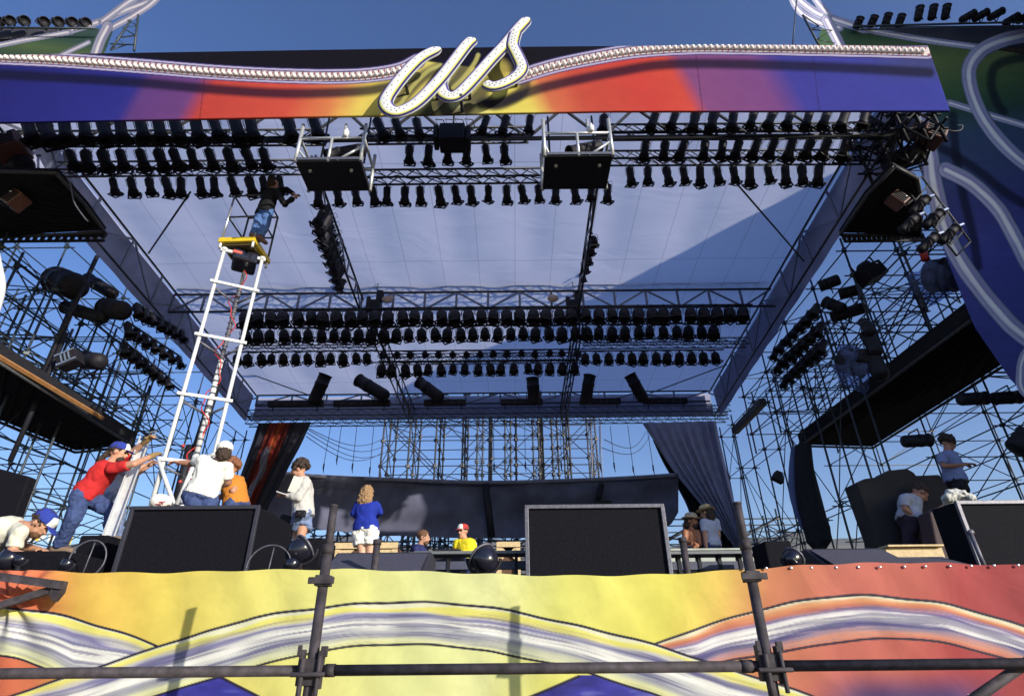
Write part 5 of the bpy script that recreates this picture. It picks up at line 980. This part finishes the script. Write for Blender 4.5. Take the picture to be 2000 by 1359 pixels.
# ------------------------------------------------------------------ people
DG = None
class Blob:
    def __init__(s): s.mb = MB()
    def ell(s, c, r, R=None, n=12):
        R = R or Matrix.Identity(3); c = Vector(c); vs = []
        for k in range(n+1):
            b = math.pi*k/n
            for i in range(n*2):
                a = math.pi*i/n; vs.append(c+R @ Vector((math.cos(a)*math.sin(b)*r[0], math.sin(a)*math.sin(b)*r[1], math.cos(b)*r[2])))
        s.mb.add(vs, [(k*2*n+i, k*2*n+(i+1) % (2*n), (k+1)*2*n+(i+1) % (2*n), (k+1)*2*n+i) for k in range(n) for i in range(2*n)]); return s
    def cap(s, a, b, ra, rb, round_=True, mid=None):
        a = Vector(a); b = Vector(b)
        if mid: m = a.lerp(b, .35); s.cyl(a, m, ra, mid); s.cyl(m, b, mid, rb)
        else: s.cyl(a, b, ra, rb)
        if round_: s.ell(a, (ra, ra, ra), None, 8); s.ell(b, (rb, rb, rb), None, 8)
        return s
    def cyl(s, a, b, ra, rb): s.mb.tube(a, b, ra, 16, rb); return s
    def loft(s, secs, x):
        n = 20; vs = []; N = len(secs)
        for j, (c, hw, hd) in enumerate(secs):
            d = (secs[min(j+1, N-1)][0]-secs[max(j-1, 0)][0]).normalized(); xx = (x-d*x.dot(d)).normalized(); yy = d.cross(xx)
            for i in range(n):
                t = 2*math.pi*i/n; ct, st = math.cos(t), math.sin(t); vs.append(c+xx*(hw*math.copysign(abs(ct)**.85, ct))+yy*(hd*math.copysign(abs(st)**.85, st)))
        fs = [(j*n+i, j*n+(i+1) % n, (j+1)*n+(i+1) % n, (j+1)*n+i) for j in range(N-1) for i in range(n)]+[tuple(range(n-1, -1, -1)), tuple((N-1)*n+i for i in range(n))]
        s.mb.add(vs, fs); return s
    def build(s, name, m, parent, vox=.010, smooth=3, wr=0, wscale=9, keep=None):
        o = s.mb.build(name, m, parent); md = o.modifiers.new('r', 'REMESH'); md.mode = 'VOXEL'; md.voxel_size = vox; md.use_smooth_shade = True
        sm = o.modifiers.new('s', 'SMOOTH'); sm.iterations = smooth; sm.factor = .5
        bpy.context.view_layer.update(); dg = bpy.context.evaluated_depsgraph_get(); me = bpy.data.meshes.new_from_object(o.evaluated_get(dg)); o.modifiers.clear(); o.data = me; me.name = name
        if wr:
            n = len(me.vertices); co = np.empty(n*3, np.float32); me.vertices.foreach_get('co', co); co = co.reshape(-1, 3); no = np.empty(n*3, np.float32); me.vertices.foreach_get('normal', no); no = no.reshape(-1, 3)
            w = np.array([abs(noise.noise(Vector((c[0]*wscale, c[1]*wscale, c[2]*wscale*.7+9))))+.5*abs(noise.noise(Vector((c[0]*wscale*2.3+5, c[1]*wscale*2.3, c[2]*wscale*1.9)))) for c in co.astype(float).tolist()]); co += no*((w-.25)*wr*2)[:, None]; me.vertices.foreach_set('co', co.ravel()); me.update()
        if len(me.materials) == 0: me.materials.append(m)
        me.polygons.foreach_set('use_smooth', [True]*len(me.polygons)); return o
def person(label, Y, J, face=(1, 0, 0), shirt=None, sleeve='short', pants=None, leg='long', hair=None, hairst='short', cap=None, skin=SKIN, female=False, beard=None, shoes=BLACK, hands=None, k=1.0, gloves=None, tool=None, fine=.010, curl=.9, glasses=False, lookdown=.1):
    P = {}
    for n_, v in J.items(): P[n_] = atY(v[0], v[1], Y+(v[2] if len(v) > 2 else 0))
    base = V((P['la'].x+P['ra'].x)/2, Y, min(P['la'].z, P['ra'].z)); root = thing('person', label, 'person', tuple(base))
    f = Vector(face).normalized(); pel, ch = P['pelvis'], P['chest']; up = (ch-pel).normalized()
    sx = (P['rs']-P['ls']); sx = sx.normalized() if sx.length > .05 else f.cross(V(0, 0, 1))
    right = f.cross(V(0, 0, 1)).normalized()
    tx = (right-up*right.dot(up)).normalized()                   # torso's left-right axis
    w = .90 if female else 1.0; body = Blob(); T = lambda t: pel.lerp(ch, t)
    L = (ch-pel).length
    secs = [(T(-.16), .10*k, .085*k), (T(-.05), .155*k*(1.04 if female else 1), .108*k), (T(.08), .158*k, .108*k), (T(.38), .128*k*w, .088*k), (T(.7), .155*k*w, .105*k), (T(.9), .165*k*w, .10*k), (T(1.02), .12*k*w, .07*k), (T(1.08), .05*k, .045*k)]
    body.loft(secs, tx); hd = P['head']; nb = T(1.0); fd = (f-V(0, 0, lookdown)).normalized(); hr = fd.cross(V(0, 0, 1)).normalized(); hu = hr.cross(fd).normalized(); HR = Matrix((hr, fd, hu)).transposed()
    body.cap(nb, hd-hu*.05, .060*k, .055*k)
    body.ell(hd+hu*.025-fd*.01, (.076, .096, .098), HR).ell(hd-hu*.055+fd*.035, (.055, .060, .062), HR, 10).ell(hd-hu*.005+fd*.06, (.055, .035, .06), HR, 10)
    body.cap(hd+fd*.092+hu*.01, hd+fd*.112-hu*.022, .010, .016).ell(hd+fd*.088-hu*.052, (.024, .014, .012), HR, 8).ell(hd+fd*.078-hu*.092, (.022, .020, .016), HR, 8).ell(hd+fd*.088+hu*.032, (.05, .014, .010), HR, 8)
    for s in (-1, 1): body.ell(hd+hr*(.078*s)-fd*.005-hu*.005, (.012, .024, .032), HR, 8)
    for s, sh, el, wr in ((-1, 'ls', 'le', 'lw'), (1, 'rs', 're', 'rw')):
        body.cap(P[sh], P[el], .052*k*w, .040*k*w, mid=.052*k*w).cap(P[el], P[wr], .041*k*w, .028*k*w, mid=.040*k*w).cap(T(.9), P[sh], .07*k*w, .056*k*w)
        d = (P[wr]-P[el]).normalized(); n = d.cross(V(0, 0, 1)); n = n.normalized() if n.length > .1 else V(1, 0, 0); n2 = n.cross(d).normalized(); pm = P[wr]+d*.05
        RR = Matrix((n, n2, d)).transposed(); body.ell(pm, (.040, .018, .050), RR, 8)
        for q in range(4):
            o_ = n*(-.030+.020*q); l = (.034, .040, .038, .030)[q]; b0 = pm+o_+d*.036; dn = (d*math.cos(curl*.5)-n2*math.sin(curl*.5)); b1 = b0+dn*l; dn2 = (d*math.cos(curl*1.3)-n2*math.sin(curl*1.3)); body.cap(b0, b1, .0095, .009).cap(b1, b1+dn2*l*.85, .009, .0078)
        th = pm-d*.02+n*(-.034*s); t1 = th+(d*.6-n*s*.7-n2*.4).normalized()*.036; body.cap(th, t1, .012, .010).cap(t1, t1+(d*.8-n2*.7).normalized()*.028, .010, .0085)
        if gloves: g = Blob().cap(P[wr]-d*.05, P[wr]+d*.02, .040, .038).ell(pm+d*.02, (.046, .026, .06), RR, 8); g.cap(th, t1, .017, .015); [g.cap(pm+n*(-.030+.020*q)+d*.036, pm+n*(-.03+.02*q)+d*.075-n2*.02, .013, .012) for q in range(4)]; g.build('glove', gloves, root, .008, 2)
    for s, hp, kn, an in ((-1, 'lh', 'lk', 'la'), (1, 'rh', 'rk', 'ra')):
        h = pel+tx*(.085*k*s)-up*.02; body.cap(h, P[kn], .088*k, .058*k, mid=.082*k).cap(P[kn], P[an], .057*k, .040*k, mid=.060*k)
        ft = V(f.x, f.y, 0).normalized() if abs(f.x)+abs(f.y) > .1 else V(0, -1, 0); body.cap(P[an]+V(0, 0, -.03), P[an]+ft*.12+V(0, 0, -.05), .042, .032)
        if shoes: Blob().cap(P[an]+V(0, 0, -.035)-ft*.03, P[an]+ft*.14+V(0, 0, -.05), .052, .042).cyl(P[an]+V(0, 0, .05), P[an]+V(0, 0, -.03), .052, .05).build('shoe', shoes, root, .012, 3)
    body.build('body', skin, root, fine, 2)
    E_ = mat('eye_dark', (.02, .015, .01), .2)
    for s in (-1, 1): Blob().ell(hd+hr*(.031*s)+fd*.088+hu*.014, (.011, .007, .007), HR, 6).build('eye', E_, root, .003, 0)
    Blob().ell(hd+fd*.097-hu*.052, (.022, .006, .006), HR, 6).build('mouth', mat('lips', (.30, .10, .08), .5), root, .003, 0)
    if glasses: Blob().ell(hd+hr*.031+fd*.098+hu*.012, (.026, .008, .018), HR, 6).ell(hd-hr*.031+fd*.098+hu*.012, (.026, .008, .018), HR, 6).cyl(hd-hr*.07+fd*.09+hu*.015, hd+hr*.07+fd*.09+hu*.015, .004, .004).build('sunglasses', BLACK, root, .004, 0)
    g = .020
    if pants:
        p = Blob().loft([(T(-.18), .10, .09), (T(-.08), .165*k+g*.6, .118*k+g*.6), (T(.10), .162*k+g*.5, .112*k+g*.5), (T(.18), .152*k+g*.4, .105*k+g*.4)], tx)
        for s, kn, an in ((-1, 'lk', 'la'), (1, 'rk', 'ra')):
            h = pel+tx*(.085*k*s)-up*.02
            if leg == 'short': e = h.lerp(P[kn], .68); p.ell(h, (.10, .10, .10), None, 8).cyl(h, e, .098*k+g*.6, .090*k+g)
            else: p.cap(h, P[kn], .094*k+g*.6, .066*k+g*.5).cyl(P[kn], P[kn].lerp(P[an], .97), .066*k+g*.5, .058*k+g*.6)
        p.build('trousers' if leg == 'long' else 'shorts', pants, root, fine, 3, .016, 9)
        Blob().loft([(T(.145), .156*k+g*.45, .109*k+g*.45), (T(.185), .154*k+g*.45, .107*k+g*.45)], tx).build('belt', BLACK, root, .008, 1)
    if shirt:
        b0 = -.05 if sleeve != 'long' else -.12
        p = Blob().loft([(T(b0), .162*k+g*1.1, .116*k+g*1.1), (T(.2), .152*k+g*1.2, .112*k+g*1.2), (T(.42), .140*k*w+g, .10*k+g), (T(.7), .160*k*w+g*.9, .112*k+g*.8), (T(.9), .168*k*w+g*.7, .105*k+g*.7), (T(1.03), .125*k*w+g*.4, .078*k+g*.4), (T(1.09), .068*k, .062*k)], tx)
        for sh, el, wr in (('ls', 'le', 'lw'), ('rs', 're', 'rw')):
            p.cap(T(.9), P[sh], .078*k*w, .066*k*w)
            if sleeve == 'none': continue
            if sleeve == 'short': p.cyl(P[sh], P[sh].lerp(P[el], .72), .066*k, .062*k)
            else: p.cap(P[sh], P[el], .066*k, .056*k).cyl(P[el], P[el].lerp(P[wr], .90), .056*k, .045*k)
        p.build('shirt' if sleeve != 'long' else 'jacket', shirt, root, fine, 3, .014, 6)
    if hair:
        h = Blob().ell(hd+hu*.045-fd*.022, (.088, .100, .090), HR)
        if hairst == 'long': h.loft([(hd-hu*.17-fd*.05, .085, .03), (hd-hu*.12-fd*.06, .105, .05), (hd-hu*.04-fd*.05, .10, .07), (hd+hu*.04-fd*.03, .09, .085)], hr)
        if hairst == 'tail': h.cap(hd-fd*.09, hd-fd*.16-hu*.12, .04, .03).cap(hd-fd*.16-hu*.12, hd-fd*.17-hu*.2, .03, .012)
        if hairst == 'neck': h.ell(hd-hu*.05-fd*.055, (.092, .07, .10), HR)
        if hairst == 'curly':
            for q in range(26): a = q*2.4; zq = -0.2+1.2*q/26; rr = math.sqrt(max(0, 1-zq*zq)); v = hr*(math.cos(a)*rr*.095)+fd*(math.sin(a)*rr*.10-.03)+hu*(zq*.11+.035); h.ell(hd+v, (.034, .034, .034), None, 6)
        h.build('hair', hair, root, .009, 1, .014, 40)
    if beard: Blob().ell(hd-hu*.075+fd*.055, (.052, .048, .052), HR, 10).build('beard', beard, root, .008, 1, .008, 50)
    if cap:
        kind, cm, cm2 = cap
        c = Blob()
        if kind == 'cap':
            c.loft([(hd+hu*.035-fd*.008, .092, .110), (hd+hu*.075-fd*.01, .092, .108), (hd+hu*.115-fd*.012, .075, .088), (hd+hu*.135-fd*.012, .035, .04)], hr).build('cap', cm, root, .008, 2)
            Blob().loft([(hd+hu*.035+fd*.07, .060, .045), (hd+hu*.075+fd*.066, .060, .045), (hd+hu*.112+fd*.045, .045, .038)], hr).build('cap_front', cm2, root, .008, 2)
            Blob().ell(hd+hu*.036+fd*.125, (.066, .075, .008), HR @ Matrix.Rotation(-.18, 3, 'X')).build('visor', cm, root, .006, 1)
        elif kind == 'back':
            c.loft([(hd+hu*.03-fd*.008, .094, .110), (hd+hu*.08-fd*.01, .094, .108), (hd+hu*.12-fd*.012, .076, .088), (hd+hu*.14-fd*.012, .035, .04)], hr).ell(hd+hu*.052-fd*.035, (.102, .106, .088), HR).build('cap', cm, root, .008, 2)
        else:
            c.loft([(hd+hu*.05, .095, .11), (hd+hu*.12, .085, .10), (hd+hu*.145, .06, .07)], hr).ell(hd+hu*.055, (.165, .175, .012), HR).build('straw_hat', cm, root, .008, 1)
            Blob().loft([(hd+hu*.062, .098, .113), (hd+hu*.085, .096, .111)], hr).build('hat_band', cm2, root, .007, 0)
    return root, P, T, tx, f
WSH = cloth('white_cotton', (.78, .77, .72)); BLUECAP = cloth('blue_cap', (.03, .05, .30)); STRAW = mat('straw', (.50, .38, .20), .8, 0, .2, 60)
GLOVE = mat('leather_glove', (.25, .16, .07), .8)
person('man in a red shirt, jeans and a blue and white cap pushing the white lift', 6.9, dict(head=(231, 884), chest=(213, 908), pelvis=(167, 967), ls=(228, 900, .22), rs=(222, 914, -.12), le=(262, 880, .25), lw=(287, 860, .15), re=(262, 906, -.15), rw=(298, 890, .1), lh=(0, 0), rh=(0, 0), lk=(219, 998, .05), la=(216, 1046, 0), rk=(143, 1016, -.08), ra=(114, 1066, .05)), (1, .25, -.1), cloth('red_shirt', (.50, .028, .030)), 'short', DENIM, 'long', HAIRD, 'tail', ('cap', BLUECAP, WSH), shoes=mat('boot', (.18, .12, .08), .7), gloves=GLOVE, beard=HAIRD, glasses=True, lookdown=.05, k=1.02)
person('man in a grey shirt and faded jeans half hidden behind the man in red', 7.7, dict(head=(258, 895), chest=(245, 915), pelvis=(226, 968), ls=(258, 912, .1), rs=(240, 918, -.15), le=(262, 928, .2), lw=(288, 912, .2), re=(255, 925, -.1), rw=(284, 908, -.05), lk=(232, 1010), la=(224, 1058), rk=(220, 1012), ra=(212, 1060)), (1, .3, 0), cloth('grey_shirt', (.32, .34, .44)), 'short', DENIML, 'long', HAIRD, 'short', shoes=BLACK)
person('man in a white T-shirt and a white cap seen from behind, holding the lift', 7.1, dict(head=(437, 884), chest=(420, 905), pelvis=(393, 965), ls=(397, 898), rs=(444, 912), le=(375, 905, .12), lw=(352, 903, .1), re=(446, 942, .1), rw=(428, 950, .25), lk=(385, 1018), la=(380, 1068), rk=(408, 1022), ra=(405, 1072)), (-.45, .85, -.1), WSH, 'short', DENIM, 'long', HAIRD, 'neck', ('back', WSH, WSH), SKIN2, k=1.1, lookdown=.25)
person('man in an orange brown shirt bending beside the man in white', 7.6, dict(head=(449, 916), chest=(453, 934), pelvis=(463, 986), ls=(442, 934), rs=(468, 938, .1), le=(433, 950), lw=(421, 962), re=(455, 958, -.15), rw=(440, 965), lk=(455, 1030), la=(455, 1070), rk=(468, 1030), ra=(468, 1070)), (-.9, .3, -.1), cloth('orange_shirt', (.52, .20, .035)), 'short', DENIM, 'long', mat('hair_red', (.20, .08, .04), .8, 0, .3, 60), 'curly')
person('man in a white printed cap crouching low behind the big black case', 6.6, dict(head=(313, 990), chest=(315, 1012), pelvis=(318, 1060), ls=(300, 1015), rs=(332, 1015), le=(292, 1040), lw=(300, 1055), re=(340, 1040), rw=(330, 1055), lk=(305, 1060, -.3), la=(305, 1085), rk=(330, 1060, -.3), ra=(330, 1085)), (.3, .9, 0), cloth('dark_shirt', (.06, .06, .09)), 'short', DENIM, 'long', HAIRD, 'short', ('back', WSH, WSH))
mb = MB(); p = atY(313, 982, 6.5)
for i in range(9): mb.box(p+V(-.055+.014*i, -.012, .008+.004*(i % 2)), (.009, .01, .014))
for i in range(6): mb.box(p+V(-.04+.014*i, -.012, -.014), (.009, .01, .010))
tag(mb.build('cap_print', mat('print_red', (.45, .08, .10), .8)), 'small red blurred print on the white cap behind the black case', 'print')
person('bending man in a cream shirt and blue cap at the lower left edge', 5.6, dict(head=(80, 1022), chest=(36, 1028), pelvis=(-45, 1062), ls=(30, 1022, .2), rs=(38, 1040, -.15), le=(45, 1068, .2), lw=(75, 1072, .15), re=(22, 1080, -.15), rw=(52, 1084, -.2), lk=(-20, 1105, -.2), la=(-50, 1150), rk=(-15, 1110, -.3), ra=(-60, 1150)), (1, .1, -.45), cloth('cream_shirt', (.62, .60, .50)), 'short', DENIM, 'long', HAIRD, 'short', ('cap', BLUECAP, WSH), beard=mat('hair_brown', (.12, .06, .03), .8), lookdown=.4)
yl = atZ(500, 462, 8.46).y+.05
person('man in black on the yellow lift platform reaching up to the lamps', yl, dict(head=(534, 357, .0), chest=(531, 374), pelvis=(517, 415), ls=(526, 376, .15), rs=(539, 374, -.1), le=(560, 370, .1), lw=(574, 379, .05), re=(556, 399, -.12), rw=(574, 386, -.05), lk=(503, 434, -.08), la=(495, 458, 0), rk=(518, 440, 0), ra=(508, 462, 0)), (.5, .9, .3), cloth('black_shirt', (.012, .012, .015)), 'long', mat('denim_bright', (.06, .13, .33), .85, 0, .3, 25), 'long', HAIRD, 'neck', shoes=mat('boot_brown', (.14, .07, .06), .7), k=.98)
r_, P, T, tx, f = person('curly haired man in a pale grey jacket and denim shorts holding papers', 8.0, dict(head=(584, 917), chest=(592, 938), pelvis=(592, 1000), ls=(592, 940, .12), rs=(598, 942, -.14), le=(590, 968, .2), lw=(566, 966, .1), re=(583, 972, -.2), rw=(560, 967, -.15), lk=(580, 1044, .1), la=(584, 1088), rk=(588, 1046, -.08), ra=(592, 1090)), (-1, -.1, -.1), cloth('jacket_grey', (.50, .49, .47)), 'long', DENIML, 'short', HAIRD, 'curly', beard=HAIRD, k=1.03)
tag(MB().box(atY(552, 964, 7.8), (.15, .10, .012), Matrix.Rotation(.3, 3, 'Y')).build('folded_paper', WHITE), 'folded white paper in the hand of the man in the grey jacket', 'paper')
tag(MB().box(atY(577, 946, 7.78), (.13, .02, .22), Matrix.Rotation(.25, 3, 'Y')).build('paper_sheet', mat('paper', (.7, .69, .62), .8)), 'sheaf of white paper held against the chest of the man in the grey jacket', 'paper')
p = atY(587, 1003, 7.78); root = thing('camera_body', 'black camera hanging at the hip of the man in the grey jacket', 'camera', tuple(p)); MB().box(p, (.13, .06, .09)).build('body', BLACK, root, .008); MB().tube(p, p+V(-.02, -.09, -.02), .032, 12).build('lens', LAMP, root)
tag(MB().box(atY(563, 1026, 8.25), (.30, .14, .26), Matrix.Rotation(.3, 3, 'Y')).build('shoulder_bag', BLACK, None, .04), 'black shoulder bag beyond the leg of the man in the grey jacket', 'bag')
person('woman with fair hair in a blue top and white shorts seen from behind', 8.5, dict(head=(717, 966), chest=(716, 983), pelvis=(714, 1030), ls=(699, 987), rs=(733, 987), le=(692, 1003, .02), lw=(699, 1010, .14), re=(741, 999, .08), rw=(732, 1010, .28), lk=(707, 1078), la=(706, 1118), rk=(722, 1078), ra=(722, 1118)), (.12, 1, 0), cloth('blue_top', (.018, .035, .30)), 'long', mat('white_shorts', (.80, .79, .74), .9, 0, .06, 20, .3, .1), 'short', HAIRB, 'long', female=True, skin=mat('skin_fair', (.55, .32, .22), .55), k=.98)
person('balding bearded man in a dark blue shirt sitting low near the centre', 10.2, dict(head=(827, 1050), chest=(819, 1068), pelvis=(815, 1105), ls=(812, 1070, .15), rs=(812, 1073, -.15), le=(818, 1090), lw=(808, 1082, -.2), re=(822, 1092), rw=(835, 1092, -.2), lk=(835, 1108, -.1), la=(835, 1135), rk=(830, 1108), ra=(830, 1135)), (1, -.15, 0), cloth('navy_shirt', (.03, .035, .12)), 'short', DENIM, 'long', mat('hair_brown', (.12, .06, .03), .8), 'short', beard=mat('hair_brown', (.12, .06, .03), .8))
person('man in a yellow shirt with a red and white cap and sunglasses', 10.3, dict(head=(904, 1038), chest=(908, 1056), pelvis=(908, 1095), ls=(893, 1060), rs=(922, 1060), le=(888, 1076), lw=(884, 1084, -.1), re=(928, 1076), rw=(920, 1088, -.1), lk=(900, 1100, -.2), la=(900, 1130), rk=(915, 1100, -.2), ra=(915, 1130)), (-.5, -.85, 0), cloth('yellow_shirt', (.72, .60, .03)), 'short', DENIM, 'long', HAIRD, 'short', ('cap', cloth('red_cap', (.45, .05, .05)), WSH), glasses=True)
person('shirtless tanned man in a pale hat near the right curtain', 10.0, dict(head=(1350, 1018), chest=(1350, 1038), pelvis=(1353, 1078), ls=(1338, 1040, -.1), rs=(1362, 1040, -.05), le=(1338, 1058, -.15), lw=(1352, 1060, -.3), re=(1366, 1062, -.1), rw=(1357, 1068, -.25), lk=(1346, 1105), la=(1346, 1140), rk=(1360, 1105), ra=(1360, 1140)), (.7, -.6, 0), None, 'short', DENIM, 'long', HAIRD, 'neck', ('straw', mat('felt_hat', (.42, .34, .26), .85), STRAW), mat('skin_tan', (.30, .12, .06), .55), beard=HAIRD)
person('man in a straw hat and pale printed T-shirt with hands down by the right curtain', 10.0, dict(head=(1380, 1002), chest=(1384, 1019), pelvis=(1391, 1064), ls=(1374, 1020, -.1), rs=(1398, 1020, .05), le=(1377, 1045, -.12), lw=(1379, 1066, -.14), re=(1403, 1043), rw=(1402, 1062), lk=(1386, 1098), la=(1386, 1140), rk=(1396, 1098), ra=(1396, 1140)), (-.7, .6, 0), cloth('pale_tshirt', (.42, .45, .58)), 'short', DENIM, 'long', HAIRD, 'neck', ('straw', STRAW, mat('hat_band', (.15, .1, .06), .8)))
person('man in a pale blue T-shirt and black shorts standing high at the right', 9.3, dict(head=(1852, 866), chest=(1850, 886), pelvis=(1866, 938), ls=(1844, 890, .15), rs=(1838, 893, -.15), le=(1850, 908, .15), lw=(1888, 906, .1), re=(1843, 910, -.2), rw=(1880, 908, -.15), lk=(1884, 974), la=(1893, 1005), rk=(1878, 976), ra=(1884, 1008)), (1, 0, -.2), cloth('blue_tshirt', (.22, .26, .46)), 'short', BLACK, 'short', HAIRD, 'curly', skin=SKIN2, lookdown=.3)
person('man in a pale vest bowing his head in front of the dark covered cabinet', 8.0, dict(head=(1797, 962), chest=(1777, 972), pelvis=(1776, 1012), ls=(1772, 972, .15), rs=(1768, 976, -.15), le=(1785, 996, .15), lw=(1800, 1008, .1), re=(1768, 994, -.15), rw=(1788, 1010, -.15), lk=(1784, 1055), la=(1780, 1098), rk=(1776, 1056), ra=(1770, 1100)), (1, 0, -.4), cloth('pale_vest', (.40, .42, .52)), 'short', cloth('dark_trousers', (.04, .03, .045)), 'long', HAIRD, 'short', skin=SKIN2, lookdown=.6)
# bundle of cloth on the framed cabinet
b = Blob(); c = atY(1872, 968, 6.4)
for i in range(10): t = i/9; b.cap(c+V(-.16+.26*t, -.03, -.03+.05*math.sin(t*3)), c+V(-.12+.30*t, .06, -.06), .045, .03)
o = b.build('cloth_bundle', cloth('bundle_white', (.50, .50, .48)), None, .010, 2, .03, 12); tag(o, 'crumpled white cloth bundle above the left corner of the framed cabinet on the right', 'cloth')

# ------------------------------------------------------------------ far air
m = bpy.data.materials.new('air'); m.use_nodes = True; N = m.node_tree.nodes; N.remove(N['Principled BSDF']); v = N.new('ShaderNodeVolumePrincipled'); v.inputs['Color'].default_value = (.80, .87, 1, 1); v.inputs['Density'].default_value = 5.0e-5; v.inputs['Anisotropy'].default_value = .2
m.node_tree.links.new(v.outputs[0], N['Material Output'].inputs['Volume'])
mb = MB(); mb.box((0, 4000, 504.5), (19000, 10000, 1011)); o = mb.build('haze', m); o['kind'] = 'stuff'
